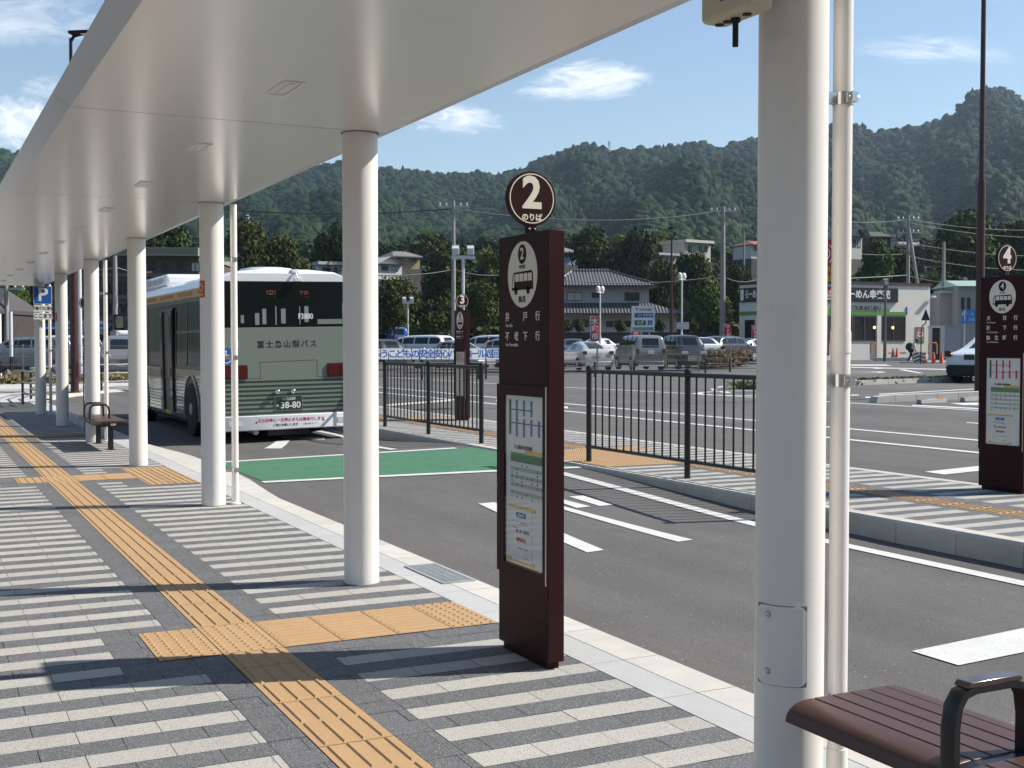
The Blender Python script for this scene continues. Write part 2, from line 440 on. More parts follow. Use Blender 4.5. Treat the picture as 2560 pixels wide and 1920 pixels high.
def pavers(xa, xb, ya, yb, light, skip, z=0.0, xoff=0.0, gap=.0014, flip=False):
    """0.15 x 0.30 m paving blocks in courses across the walk; light(x, y, course) picks the pale ones"""
    dk, lt = MB(), MB(); n0 = math.floor((ya - 3.79) / .15); n1 = math.ceil((yb - 3.79) / .15)
    for n in range(n0, n1):
        y0 = 3.79 + .15 * n; cuts = [xa]; xx = xa + ((xoff + (0 if n % 2 else .15)) % .3)
        while xx < xb - .02:
            if xx > xa + .02: cuts.append(xx)
            xx += .3
        cuts += [1.18, 1.33, 1.63, 1.79] if xa < 1.0 and z == 0 else []
        cuts += [q_ for r_ in (tact_rects if z == 0 else itact) if r_[1] < y0 + .075 < r_[3] for q_ in (r_[0], r_[2])]
        cuts = sorted(set(c for c in cuts if xa <= c < xb)) + [xb]
        k = 0
        while k < len(cuts) - 1:
            a, c = cuts[k], cuts[k + 1]; k += 1
            if c - a < .012: continue
            xm, ym = (a + c) / 2, y0 + .075
            if skip(xm, ym): continue
            b = lt if light(xm, ym, n) else dk; zz = z + rng.uniform(-.0008, .0008); q = [(a + gap, y0 + gap), (c - gap, y0 + gap), (c - gap, y0 + .15 - gap), (a + gap, y0 + .15 - gap)]
            b.add([((v, u) if flip else (u, v)) + (zz,) for u, v in q], [(0, 1, 2, 3)])
    return dk, lt


def light_near(x, y, n):
    if 1.18 < x < 1.79: return False
    if 5.59 < y < 6.49 and x > .88: return False
    if 13.69 < y < 14.59 and x > .88: return False
    if 12.95 < y < 15.2 and x > 2.11: return False
    if 20.59 < y < 21.49 and x > .88: return False
    if y > 28.6: return False
    return n % 2 == 0


dk, lt = pavers(-8.6, XS - .003, -3, 29.2, light_near, in_tact)
tag(dk.build('dark_paving', dark_tile, smooth=0), kind='structure'); tag(lt.build('striped_paving', light_tile, smooth=0), kind='structure')
# border stones and kerb of the near platform
kb, ks = MB(), MB()
yy = -6.0
while yy < 33.9:
    y1 = yy + .6; ks.box(XS + .002, XK - .0015, yy + .002, y1 - .002, -.3, .0); ke = XE + .19 * max(0, min(1, min((yy - 11.5) / 2, (18.5 - yy) / 2)))
    ke1 = XE + .19 * max(0, min(1, min((y1 - 11.5) / 2, (18.5 - y1) / 2)))
    kb.add([(XK + .0015, yy + .002, .001), (ke - .02, yy + .002, .001), (ke1 - .02, y1 - .002, .001), (XK + .0015, y1 - .002, .001), (ke, yy + .002, -.02), (ke1, y1 - .002, -.02), (ke, yy + .002, -.3), (ke1, y1 - .002, -.3)],
           [(0, 1, 2, 3), (1, 4, 5, 2), (4, 6, 7, 5), (0, 3, 7, 6)])
    yy = y1
tag(ks.build('border_stones', granite, smooth=0), kind='structure'); tag(kb.build('platform_kerb', kerb_m, smooth=0), kind='structure')
# ------------------------------------------------------------------ island between the two lanes (its top is a little higher)
ZI, XI0, XI1 = .119, 6.86, 9.45
isl = MB(); isl.box(XI0 + .03, XI1 - .03, -14, 29.5, -.3, ZI - .006); tag(isl.build('island_slab', joint_m, smooth=0), kind='structure')
ik = MB(); yy = -14.0
while yy < 29.4:
    for xa, xb, sg in ((XI0, XI0 + .15, 1), (XI1 - .15, XI1, -1)):
        o_, i_ = (xa, xb) if sg > 0 else (xb, xa)
        lo = o_ - sg * .02
        ik.add([(i_, yy + .003, ZI + .001), (o_ + sg * .022, yy + .003, ZI + .001), (o_, yy + .003, ZI - .022), (lo, yy + .003, -.4), (i_, yy + .597, ZI + .001), (o_ + sg * .022, yy + .597, ZI + .001), (o_, yy + .597, ZI - .022), (lo, yy + .597, -.4)],
               [(0, 1, 5, 4), (1, 2, 6, 5), (2, 3, 7, 6), (0, 3, 2, 1), (4, 5, 6, 7)] if sg < 0 else [(4, 5, 1, 0), (5, 6, 2, 1), (6, 7, 3, 2), (1, 2, 3, 0), (7, 6, 5, 4)])
    yy += .6
tag(ik.build('island_kerb', mat('grey kerb concrete', (.48, .45, .40), .82, var=.1, vscale=4, isl=.05, bump=.2, bscale=120), smooth=0), kind='structure')
itact = []
yy = -12.0
while yy < 29:
    if not 11.2 < yy < 13.7: itact.append((7.86, yy, 8.16, yy + .6, 'long'))
    yy += .6
for k in range(4):
    for j in range(4): itact.append((6.95 + .3 * k, 11.55 + .56 * j, 7.25 + .3 * k, 12.11 + .56 * j, 'dots'))
for k in range(2): itact.append((8.16 + .3 * k, 13.2, 8.46 + .3 * k, 13.8, 'dots'))
for k in range(3): itact.append((8.16 + .3 * k, 20.4, 8.46 + .3 * k, 21.0, 'cross'))
tag(tactile(itact, ZI + .002).build('island_tactile_paving', yellow_tile, smooth=0), kind='structure')


def in_it(x, y): return any(a < x < c and b_ < y < d for a, b_, c, d, _ in itact)


dk, lt = pavers(XI0 + .155, XI1 - .155, -14, 29.3, lambda x, y, n: n % 2 == 0 and not (7.7 < x < 8.31), in_it, ZI)
tag(dk.build('island_dark_paving', dark_tile, smooth=0), kind='structure'); tag(lt.build('island_striped_paving', light_tile, smooth=0), kind='structure')

# ------------------------------------------------------------------ road markings, draped 5 mm above the road
mk = MB(); gr = MB()


def drape(b, quad, nu=10, nv=4, lift=.006):
    q = [Vector((p[0], p[1])) for p in quad]; o = len(b.v)
    for j in range(nv + 1):
        for i in range(nu + 1):
            u, v = i / nu, j / nv; p = (q[0] * (1 - u) + q[1] * u) * (1 - v) + (q[3] * (1 - u) + q[2] * u) * v
            b.v.append((p.x, p.y, zg(p.x, p.y) + lift))
    for j in range(nv):
        for i in range(nu):
            a = o + j * (nu + 1) + i; b.f.append((a, a + 1, a + nu + 2, a + nu + 1)); b.m.append(0)


def z4(x, y): return (1400 + x / 4.254, 1050 + y / 4.254)


def z5(x, y): return (2060 + x / 2.764, 880 + y / 2.764)


def z6(x, y): return (2050 + x / 5.53, 700 + y / 5.53)


def zn(x, y): return (1700 + x / 2.572, 1400 + y / 2.572)


def dd(x, y): return (x * 2560 / 2212, y * 2560 / 2212)


def mark(*p, nu=10, nv=2): drape(mk, [at(*q) for q in p], nu, nv)


mark(dd(1033, 1089), zn(0, 0) if 0 else z4(290, 1415), z4(470, 1390), dd(1068, 1086), nu=20)
mark(z4(-330, 850), z4(1255, 1302), z4(1415, 1280), z4(-280, 838), nu=20)
mark(z4(95, 820), z4(420, 920), z4(570, 908), z4(245, 808)); mark(z4(-120, 838), z4(180, 942), z4(325, 925), z4(-60, 826))
mark(zn(1490, 592), zn(1790, 684), zn(2600, 520), zn(2300, 425))
# white edge line along the island, and the green crossing between two white lines
ey = [-14, -6, 0, 4, 7, 8, 9, 10, 11, 12, 12.6]
drape_pts = [(XI0 - .42, y_) for y_ in np.linspace(-14, 12.4, 90)]
ribbon(drape_pts, .13, lambda x, y: zg(x, y) + .006, mk)
ribbon([(XI0 - .30 - .7 * smooth(20, 15.6, y_), y_) for y_ in np.linspace(29, 15.25, 60)], .12, lambda x, y: zg(x, y) + .008, mk)
drape(gr, [(3.45, 12.95), (6.83, 12.0), (6.83, 14.75), (3.45, 15.25)], 24, 12, .005)
drape(mk, [(3.42, 12.80), (6.84, 11.85), (6.84, 12.0), (3.42, 12.95)], 24, 2, .007)
drape(mk, [(3.42, 15.25), (6.6, 14.78), (6.6, 14.92), (3.42, 15.40)], 24, 2, .007)
# bus bay: arrow under the bus rear and bay line on the right of it
mark((660 + 0, 1122), (703, 1122), (726, 1100), (690, 1104)); mark((705, 1096), (812, 1100), (812, 1095), (705, 1092))
mark((795, 1068), (820, 1064), (900, 1086), (885, 1094)); mark(dd(600, 857), dd(760, 857), dd(760, 852), dd(600, 853))
ribbon([(3.75, 26.5), (7.2, 26.9)], .15, lambda x, y: zg(x, y) + .006, mk)
# lanes beyond the island: long lines that run with the platform, and one oblique bar
for a, b_ in (((20, 519), (1120, 617)), ((20, 592), (1120, 703)), ((20, 344), (1130, 409))):
    p, q = at(*z5(*a)), at(*z5(*b_)); d = (q - p).normalized(); p2, q2 = p - d * 34, q + d * 14
    ribbon([p2 + (q2 - p2) * (t / 40) for t in range(41)], .15, lambda x, y: zg(x, y) + .006, mk)
mark(z5(695, 830), z5(830, 850), z5(1300, 800), z5(1120, 785)); mark(z5(985, 487), z5(985, 492), z5(1125, 502), z5(1125, 496))
mark(z5(610, 366), z5(610, 374), z5(1130, 400), z5(1130, 392)); mark(z5(870, 355), z5(960, 368), z5(1200, 372), z5(1120, 350))
mark(z5(510, 122), z5(560, 122), z5(690, 147), z5(650, 147)); mark(z5(185, 296), z5(185, 303), z5(240, 303), z5(240, 296)); mark(z5(285, 310), z5(285, 319), z5(350, 318), z5(350, 310))
mark(z5(380, 290), z5(380, 296), z5(1200, 250), z5(1200, 246)); mark(z6(430, 1200), z6(430, 1212), z6(1860, 1245), z6(1860, 1232)); mark(z6(660, 1205), z6(800, 1205), z6(880, 1228), z6(760, 1228))
mark(z6(400, 1165), z6(430, 1182), z6(1000, 1182), z6(900, 1165)); mark(z6(1300, 1128), z6(1300, 1120), z6(1850, 1118), z6(1850, 1126)); mark(z6(60, 1035), z6(60, 1075), z6(160, 1075), z6(160, 1035)); mark(z6(400, 1040), z6(400, 1070), z6(560, 1060), z6(540, 1050))


def zq(x, y): return (1400 + x / 4.424, 780 + y / 4.424)


mark(zq(1740, 830), zq(1740, 840), zq(1830, 830), zq(1800, 820)); mark(zq(1660, 850), zq(1680, 870), zq(1740, 866), zq(1710, 850)); mark(zq(1750, 880), zq(1800, 896), zq(1900, 900), zq(1860, 884)); mark(zq(1900, 812), zq(1900, 820), zq(2070, 806), zq(2060, 800))
mark((960, 1012), (960, 1016), (1130, 1003), (1130, 999)); mark((1240, 1000), (1240, 1004), (1420, 1022), (1420, 1017))
ring = at(*z6(300, 1275)); ribbon([(ring.x + 1.9 * math.cos(a * .1309), ring.y + 1.9 * math.sin(a * .1309)) for a in range(49)], .35, lambda x, y: zg(x, y) + .006, mk)
ring2 = at(1865, 983); ribbon([(ring2.x + 1.3 * math.cos(a * .1309), ring2.y + 1.3 * math.sin(a * .1309)) for a in range(49)], .22, lambda x, y: zg(x, y) + .006, mk)
tag(mk.build('road_markings', line_m, smooth=0), kind='structure'); tag(gr.build('green_crossing', green_m, smooth=0), kind='structure')

# ------------------------------------------------------------------ shelter: roof, columns, rainwater pipes, recessed lights
ZR, SP, XC, YC, DC = 2.7917, 4.0836, 2.5137, 7.1105, .2185
YA, YB = -6.2, 28.45
shelter = thing('bus_shelter', 'long white flat bus shelter roof on a row of round columns beside the platform', 'shelter', (XC, YC, 0))
LX = lambda x: x - XC
joints = [YC + SP * k - .09 for k in range(-3, 6)] + [YB]
prev = YA
for yj in joints:                                                   # each roof panel runs from joint to joint
    a, c = prev + .006 - YC, yj - .006 - YC; prev = yj
    b = MB(); prof = [(.716, 2.852), (.812, ZR), (2.628, ZR), (2.724, 2.838), (2.79, 2.85), (2.785, 2.86), (2.66, 2.99), (.84, 2.99), (.721, 2.86)]
    b.prism([(LX(u), v) for u, v in prof], lambda u, v, w: (u, w, v), a, c); b.build('roof_panel', soffit_m, shelter, smooth=0)
b = MB(); b.box(LX(.9), LX(2.6), YA + .03 - YC, YB - .03 - YC, 2.80, 3.04); b.build('roof_core', mat('dark joint', (.05, .05, .05), .8), shelter, smooth=0)
for k in range(-1, 6):
    yk = SP * k; b = MB(); r = DC / 2
    b.tube([(0, yk, -.02), (0, yk, ZR - .002)], r, 48); c_ = b.build('column', white_paint, shelter); b = MB(); b.lathe([(r + .006, -.004), (r + .006, .004), (r - .001, .008)], (0, yk, 0), 40); b.build('sealant_ring', mat('grey sealant', (.20, .19, .18), .8), c_)
    b = MB(); b.tube([(0, yk, ZR - .003), (0, yk, ZR + .002)], r + .008, 40); b.build('collar', mat('dark joint', (.05, .05, .05), .8), c_)
    if k == -1:                                                     # curved inspection cover with two screws
        b = MB(); n = 14; a0, a1 = R(172), R(258); rr = r + .0045
        outl = []
        for i in range(n + 1):
            a = a0 + (a1 - a0) * i / n; e = min(i, n - i); cut = {0: .016, 1: .003}.get(e, 0)
            outl.append((a, .418 + cut, .668 - cut))
        for i in range(n):
            (a, l0, h0), (a2, l1, h1) = outl[i], outl[i + 1]; P_ = lambda a, z, q: (q * math.cos(a), yk + q * math.sin(a), z)
            b.add([P_(a, l0, rr), P_(a2, l1, rr), P_(a2, h1, rr), P_(a, h0, rr), P_(a, l0, r - .002), P_(a2, l1, r - .002), P_(a2, h1, r - .002), P_(a, h0, r - .002)], [(0, 1, 2, 3), (1, 0, 4, 5), (3, 2, 6, 7)] + ([(0, 3, 7, 4)] if i == 0 else []) + ([(2, 1, 5, 6)] if i == n - 1 else []))
        b.build('inspection_cover', white_paint, c_); b = MB(); e_ = R(1.6)
        for i in range(n):
            a, a2 = a0 - e_ + (a1 - a0 + 2 * e_) * i / n, a0 - e_ + (a1 - a0 + 2 * e_) * (i + 1) / n; b.quad(P_(a, .4155, r + .0012), P_(a2, .4155, r + .0012), P_(a2, .6705, r + .0012), P_(a, .6705, r + .0012))
        b.build('cover_gap_shade', mat('cover gap shade', (.16, .15, .14), .8), c_)  # dark sheet behind the cover, paints the shade of its gap as an outline
        for zz in (.46, .64):
            a = R(195); b = MB(); d = Vector((math.cos(a), math.sin(a), 0)); p = Vector((0, yk, zz)) + d * rr
            b.tube([p, p + d * .003], .011, 16); b.ball(p + d * .003, .008, 10, sq=(1, 1, 1)); b.build('screw', steel, c_)
    if k % 2:                                                       # rainwater pipe behind every other column, on steel brackets
        xp = .203; b = MB(); b.tube([(xp, yk, .01), (xp, yk, .16)], .034, 20); b.tube([(xp, yk, .16), (xp, yk, 1.46)], .0315, 20); b.tube([(xp, yk, 1.46), (xp, yk, 1.53)], .0335, 20); b.tube([(xp, yk, 1.53), (xp, yk, ZR)], .0315, 20)
        b.lathe([(.05, -.01), (.05, .012), (.036, .02)], (xp, yk, 0), 20); pp = b.build('rainwater_pipe', white_paint, shelter)
        for zz in (.32, 1.37, 2.28):
            b = MB(); b.tube([(xp, yk, zz - .02), (xp, yk, zz + .02)], .0335, 20); b.box(r - .005, xp - .03, yk - .012, yk + .012, zz - .018, zz + .018); b.box(xp - .012, xp + .012, yk - .058, yk - .03, zz - .016, zz + .016)
            b.tube([(xp - .02, yk - .05, zz), (xp + .02, yk - .05, zz)], .006, 8); b.build('pipe_bracket', steel, pp)
lm_ = mat('lamp diffuser', (.8, .8, .78), .3)
for k in range(-3, 12):
    yl = 6.02 + 2.042 * k - YC; xl = LX(1.728); b = MB()
    for rw, rh, z0, z1 in ((.10, .335, ZR - .004, ZR + .001),):
        ho, hi = (.056, .172), (.042, .157)
        vs = [(xl + sx * h_[0], yl + sy * h_[1], z_) for h_, z_ in ((ho, ZR), (ho, ZR - .006), (hi, ZR - .006), (hi, ZR - .001)) for sx, sy in ((-1, -1), (1, -1), (1, 1), (-1, 1))]
        b.add(vs, [(i + 4 * l, (i + 1) % 4 + 4 * l, (i + 1) % 4 + 4 * l + 4, i + 4 * l + 4) for l in range(3) for i in range(4)])
    dl = b.build('downlight', white_paint, shelter, smooth=0)
    b = MB(); b.box(xl - .04, xl + .04, yl - .155, yl + .155, ZR - .0025, ZR - .001); b.box(xl - .012, xl + .012, yl - .13, yl + .13, ZR - .007, ZR - .0026); b.build('diffuser', lm_, dl, smooth=0)
# ------------------------------------------------------------------ bus stop signs
def thin_glass():
    m = bpy.data.materials.new('display glass'); m.use_nodes = True; t = m.node_tree; t.nodes.clear()
    o = N(t, 'ShaderNodeOutputMaterial'); mx = N(t, 'ShaderNodeMixShader'); tr = N(t, 'ShaderNodeBsdfTransparent', i={0: (.98, .99, .985, 1)}); gl = N(t, 'ShaderNodeBsdfGlossy', i={'Roughness': .01})
    fr = N(t, 'ShaderNodeFresnel', i={0: 1.5}); ge = N(t, 'ShaderNodeNewGeometry'); t.links.new(math_n(t, 'MULTIPLY', fr.outputs[0], math_n(t, 'SUBTRACT', 1.0, ge.outputs['Backfacing'])), mx.inputs[0]); t.links.new(tr.outputs[0], mx.inputs[1]); t.links.new(gl.outputs[0], mx.inputs[2]); t.links.new(mx.outputs[0], o.inputs[0]); return m


glass_thin = thin_glass()
paper = mat('paper', (.74, .73, .69), .7); paper_y = mat('yellow paper band', (.68, .45, .10), .7); paper_g = mat('green table head', (.13, .25, .12), .7); paper_lg = mat('pale green row', (.42, .50, .40), .7)
paper_b = mat('blue print', (.03, .16, .42), .7); paper_r = mat('red print', (.55, .05, .10), .7); paper_dg = mat('dark green print', (.02, .12, .05), .7); grey_ink = mat('grey print', (.16, .16, .16), .7)


def stop_sign(label, loc, num, rows, route):
    t = thing('bus_stop_sign', label, 'bus stop sign', loc, 0, 'brown bus stop signs')
    HX, HY, H = .0425, .254, 2.007
    b = MB(); b.box(-HX, HX, -HY, HY, .035, H); b.build('cabinet', brown_m, t, bevel=.003)
    b = MB(); b.box(-HX + .012, HX - .012, -HY + .03, HY - .03, 0, .035); b.build('plinth', brown_m, t)
    # door frame of the display with its bright edge, lock and glass
    fx = -HX - .012; b = MB()
    for y0, y1, z0, z1 in ((-.254, -.221, .386, 1.297), (.175, .252, .386, 1.297), (-.221, .175, .386, .434), (-.221, .175, 1.25, 1.297)): b.box(fx, -HX, y0, y1, z0, z1)
    fr = b.build('display_frame', brown_m, t, smooth=0); b = MB(); b.box(fx - .003, fx + .002, -.2565, -.2545, .39, 1.296); b.build('hinge_strip', steel, fr, smooth=0)
    b = MB(); b.tube([(fx - .004, .245, .80), (fx, .245, .80)], .010, 12); b.build('lock', steel, fr)
    b = MB(); b.quad((fx + .003, .175, .434), (fx + .003, -.221, .434), (fx + .003, -.221, 1.25), (fx + .003, .175, 1.25)); b.build('glass', glass_thin, fr, smooth=0)
    px_ = -HX - .0012

    def flat(name, poly, m, lift, parent=t, x=-HX): return plate(poly, facing((-1, 0, 0), (x, 0, 0)), lift).build(name, m, parent, smooth=0)

    def rect(y0, y1, z0, z1): return [(y0, z0), (y1, z0), (y1, z1), (y0, z1)]              # as the reader sees it: y to the right
    pp = flat('poster', rect(-.17, .216, .44, 1.245), paper, .001)
    X = -HX - .001
    c1, c2 = (paper_dg, paper_b) if route == 'blue' else (paper_dg, paper_r)
    flat('route_line', rect(-.128, .11, 1.176, 1.181) + [], ink if route == 'blue' else c2, .0012, pp, X); flat('route_line', rect(-.128, .2, 1.112, 1.117), ink if route == 'blue' else c2, .0012, pp, X)
    flat('route_bar', rect(-.135, -.115, 1.06, 1.225), c1, .002, pp, X)
    for k, (y0, zt, zb) in enumerate(((-.055, 1.225, 1.05), (.02, 1.225, 1.15), (.02, 1.138, 1.05), (.095, 1.225, 1.15), (.095, 1.138, 1.06), (.17, 1.135, 1.06))): flat('route_bar', rect(y0 - .009, y0 + .009, zb, zt), c2, .002, pp, X)
    for z0, hh, y0, y1 in ((.985, .006, -.05, .09), ): pass
    text('バス通過予定時刻表', .021, ink, pp, facing((-1, 0, 0), (X - .0012, -.01, 1.0)), bold=.0003)
    flat('table_head', rect(-.12, .03, .93, .975), paper_g, .0012, pp, X); flat('table_head', rect(.032, .205, .93, .972), paper_g, .0012, pp, X); flat('table_title', rect(.032, .205, .974, .992), paper_y, .0012, pp, X)
    for k in range(9):
        z1 = .925 - .019 * k; flat('table_row', rect(-.12, .205, z1 - .017, z1), paper_lg if k % 2 else paper, .0011, pp, X)
    b = MB(); rr_ = random.Random(num)
    for k in range(9):
        for q in range(6):
            if rr_.random() < .55:
                yy_ = -.11 + .052 * q; z1 = .92 - .019 * k; b.prism(rect(yy_, yy_ + .012, z1 - .009, z1), lambda u, v, w: (X - .0013 - w, -u, v), 0, .0004)
    b.build('timetable_print', grey_ink, pp, smooth=0)
    flat('paper_band', rect(-.145, .14, .705, .722), paper_y, .0012, pp, X); flat('paper_band', rect(-.145, .13, .452, .468), paper_y, .0012, pp, X)
    nt_ = flat('notice', rect(-.105, .10, .46, .708), paper, .0035, pp, X); b = MB()
    flat('notice_head', rect(-.055, .045, .668, .692), paper_b, .0012, nt_, X - .0035); text('お知らせ', .016, paper, nt_, facing((-1, 0, 0), (X - .0052, .005, .68)))
    for z0, y0, y1, hh in ((.645, -.09, .05, .004), (.635, -.02, .07, .004), (.615, -.09, -.05, .004), (.52, -.04, .085, .005), (.49, .02, .03, .004), (.478, .02, .08, .004), (.595, -.07, .08, .016)):
        n_ = max(1, int((y1 - y0) / .012))
        for q in range(n_):
            if rr_.random() < .85: b.prism(rect(y0 + (y1 - y0) * q / n_, y0 + (y1 - y0) * (q + .75) / n_, z0, z0 + hh), lambda u, v, w: (X - .0038 - w, -u, v), 0, .0006)
    b.build('notice_print', grey_ink, nt_, smooth=0); b = MB()
    for q in range(6): b.prism(rect(-.05 + .016 * q, -.037 + .016 * q, .553, .571), lambda u, v, w: (X - .0038 - w, -u, v), 0, .0006)
    b.build('notice_print', red_ink, nt_, smooth=0)
    # pale disc with number, bus picture and BUS
    flat('pictogram_disc', ellipse(.151, .155, 56, 0, 1.817), cream_m, .0015); X2 = -HX - .0015
    flat('number_disc', ellipse(.042, .046, 36, 0, 1.912), brown_m, .0012, t, X2); text(str(num), .075, cream_m, t, facing((-1, 0, 0), (X2 - .0014, 0, 1.912)), 'number', bold=.0018)
    text('のりば', .020, brown_m, t, facing((-1, 0, 0), (X2 - .001, 0, 1.852)), bold=.0004); text('BUS', .040, brown_m, t, facing((-1, 0, 0), (X2 - .001, 0, 1.699)), bold=.0006, spacing=1.05)
    flat('bus_picture', [(-.108, 1.745), (-.098, 1.815), (-.085, 1.829), (.095, 1.833), (.108, 1.82), (.112, 1.745)], brown_m, .0012, t, X2)
    for cx_ in (-.065, .06): flat('bus_picture', ellipse(.017, .019, 20, cx_, 1.742), brown_m, .0012, t, X2)
    for k in range(4): flat('bus_picture', rect(-.068 + .044 * k, -.032 + .044 * k, 1.785, 1.821), cream_m, .0012, t, X2 - .0014)
    flat('bus_picture', [(-.099, 1.757), (-.083, 1.757), (-.075, 1.818), (-.086, 1.818)], cream_m, .0012, t, X2 - .0014)
    X3 = -HX - .0008
    for zc, chars, sub in rows:
        if chars is None:
            for y0, y1 in ((-.16, -.09), (-.08, -.05), (-.04, .02), (.10, .13)): flat('lettering', rect(y0, y1, zc - .012, zc + .012), cream_m, .0006)
            flat('lettering', rect(-.16, .10, zc - .036, zc - .031), cream_m, .0006); continue
        for yc, ch in chars: text(ch, .046, cream_m, t, facing((-1, 0, 0), (X3, -yc, zc)), bold=.0008)
        text(sub, .024, cream_m, t, facing((-1, 0, 0), (X3, .175, zc - .038)), align='LEFT')
    # round number plate on top, read by the bus driver
    b = MB(); b.box(-.026, .026, -.012, .012, H, 2.06); nk = b.build('neck', brown_m, t, bevel=.002)
    b = MB()
    for sx in (-1, 1): b.ball((sx * .014, -.014, 2.03), .006, 8)
    b.build('bolt', steel, nk)
    b = MB(); b.prism(ellipse(.128, .128, 64, 0, 2.173), lambda u, v, w: (u, w, v), -.014, .014); b.build('number_plate_disc', brown_m, t, bevel=.002)
    ring_ = MB(); n = 64
    for k in range(n):
        a0, a1 = 2 * math.pi * k / n, 2 * math.pi * (k + 1) / n; ring_.quad(*[(r_ * math.cos(a), -.0148, 2.173 + r_ * math.sin(a)) for r_, a in ((.112, a0), (.117, a0), (.117, a1), (.112, a1))][::-1])
    ring_.build('ring', cream_m, t, smooth=0); text(str(num), .205, cream_m, t, facing((0, -1, 0), (0, -.0144, 2.193)), 'number', bold=.0065)
    text('のりば', .036, cream_m, t, facing((0, -1, 0), (0, -.0144, 2.083)), bold=.0013); return t


s2 = stop_sign('brown bus stop sign number 2 on the near platform, routes for Ido and Furoshita', (2.625, 5.039, 0), 2,
               [(1.617, ((-.158, '井'), (.03, '戸'), (.154, '行')), 'For Ido'), (1.525, ((-.158, '不'), (-.062, '老'), (.03, '下'), (.154, '行')), 'For Furoshita')], 'blue')
s3 = stop_sign('brown bus stop sign number 3 behind the low black railing of the island', (9.05, 20.08, ZI), 3, [(1.617, None, ''), (1.525, None, '')], 'red')
s4 = stop_sign('brown bus stop sign number 4 at the right edge, with a red route diagram', (9.13, 7.96, ZI), 4,
               [(1.617, ((-.158, '犬'), (.03, '目'), (.154, '行')), 'For Inume'), (1.525, ((-.158, '坂'), (.03, '下'), (.154, '行')), 'For Sakashita'), (1.433, ((-.158, '無'), (-.062, '生'), (.03, '野'), (.154, '行')), 'For Mushono')], 'red')
s1 = dup(s3, None, (2.625, 20.7, 0), 0, 'brown bus stop sign mostly hidden behind the fifth white column')
for o_ in list(s1.children):
    if o_.type == 'FONT' and o_.data.body == '3':
        o_.data = o_.data.copy(); o_.data.body = '1'

# ------------------------------------------------------------------ benches
wood_m = mat('brown bench slat', (.075, .036, .028), .42, var=.08, vscale=3, bump=.05, bscale=90)
arm_top = mat('polished arm cap', (.16, .12, .12), .12, metal=.7)


def bench(label, loc, nseg=3):
    t = thing('bench', label, 'bench', loc, 0, 'brown slatted benches'); ZS, LEN = .43, 1.83; hw = .262
    segs = [(-LEN / 2, -.31), (-.275, .275), (.31, LEN / 2)]
    for y0, y1 in segs:
        st = MB()
        xs = [-.14 + .071 * k for k in range(5)]
        for k in range(4): st.box(xs[k] + .003, xs[k + 1] - .003, y0, y1, ZS - .028, ZS)
        for s in (-1, 1):                                           # rounded front and back slats
            pr = [(.143, ZS), (.18, ZS - .002), (.208, ZS - .009), (.230, ZS - .022), (.242, ZS - .038), (.246, ZS - .058), (.236, ZS - .060), (.143, ZS - .03)]
            pr = [(s * u, v) for u, v in pr]; pr = pr if s < 0 else pr[::-1]
            st.prism(pr, lambda u, v, w: (u, w, v), y0, y1)
        st.build('slats', wood_m, t, bevel=.003)
    for y_ in (-.2925, .2925):
        fr = MB(); pr = [(-.232, ZS - .075), (-.22, ZS - .04), (-.19, ZS - .014), (-.14, ZS - .004), (.14, ZS - .004), (.19, ZS - .014), (.22, ZS - .04), (.232, ZS - .075), (.12, ZS - .12), (-.12, ZS - .12)]
        fr.prism(pr, lambda u, v, w: (u, w, v), y_ - .022, y_ + .022); f = fr.build('frame', black_m, t, smooth=0)
        arm = MB(); path = [(u_ * .135 - .105, y_, ZS + v_) for u_, v_ in ((-1, -.01), (-1, .10), (-.93, .155), (-.77, .185), (-.5, .195), (.5, .195), (.77, .185), (.93, .155), (1, .10), (1, -.01))]
        rings = []
        for i, p in enumerate(path):
            d = (Vector(path[min(i + 1, 9)]) - Vector(path[max(i - 1, 0)])).normalized(); n_ = Vector((-d.z, 0, d.x)); hh, ww = .012, .023
            rings.append([Vector(p) + n_ * hh * a + Vector((0, 1, 0)) * ww * c for a, c in ((-1, -1), (-1, 1), (.6, 1), (1, .6), (1, -.6), (.6, -1))])
        arm.loft(rings); a_ = arm.build('armrest', black_m, f, smooth=40)
        cap = MB(); cap.prism([(-.205, ZS + .2), (-.005, ZS + .2), (-.017, ZS + .2145), (-.193, ZS + .2145)], lambda u, v, w: (u, w, v), y_ - .024, y_ + .024); cap.build('arm_cap', arm_top, f, bevel=.003)
    for y_ in (-.62, .62, -.86, .86):
        fr = MB(); fr.box(-.2, .2, y_ - .02, y_ + .02, ZS - .075, ZS - .0285); fr.build('cross_bar', black_m, t, smooth=0)
    for y_ in (-.62, .62):
        lg = MB(); lg.box(-.035, .035, y_ - .032, y_ + .032, 0, ZS - .076); lg.box(-.07, .07, y_ - .06, y_ + .06, -.002, .008); lg.build('leg', black_m, t, bevel=.004)
    pl = MB(); pl.box(-.035, .035, -.8825, -.8802, ZS - .07, ZS - .04); pl.build('maker_plate', steel, t, smooth=0)
    return t


bench('brown slatted bench with shiny black armrest in the near right corner', (2.546, 1.872, 0))
bench('brown slatted bench with two armrests farther along beside the fifth white column', (2.546, 17.65 + .75, 0))

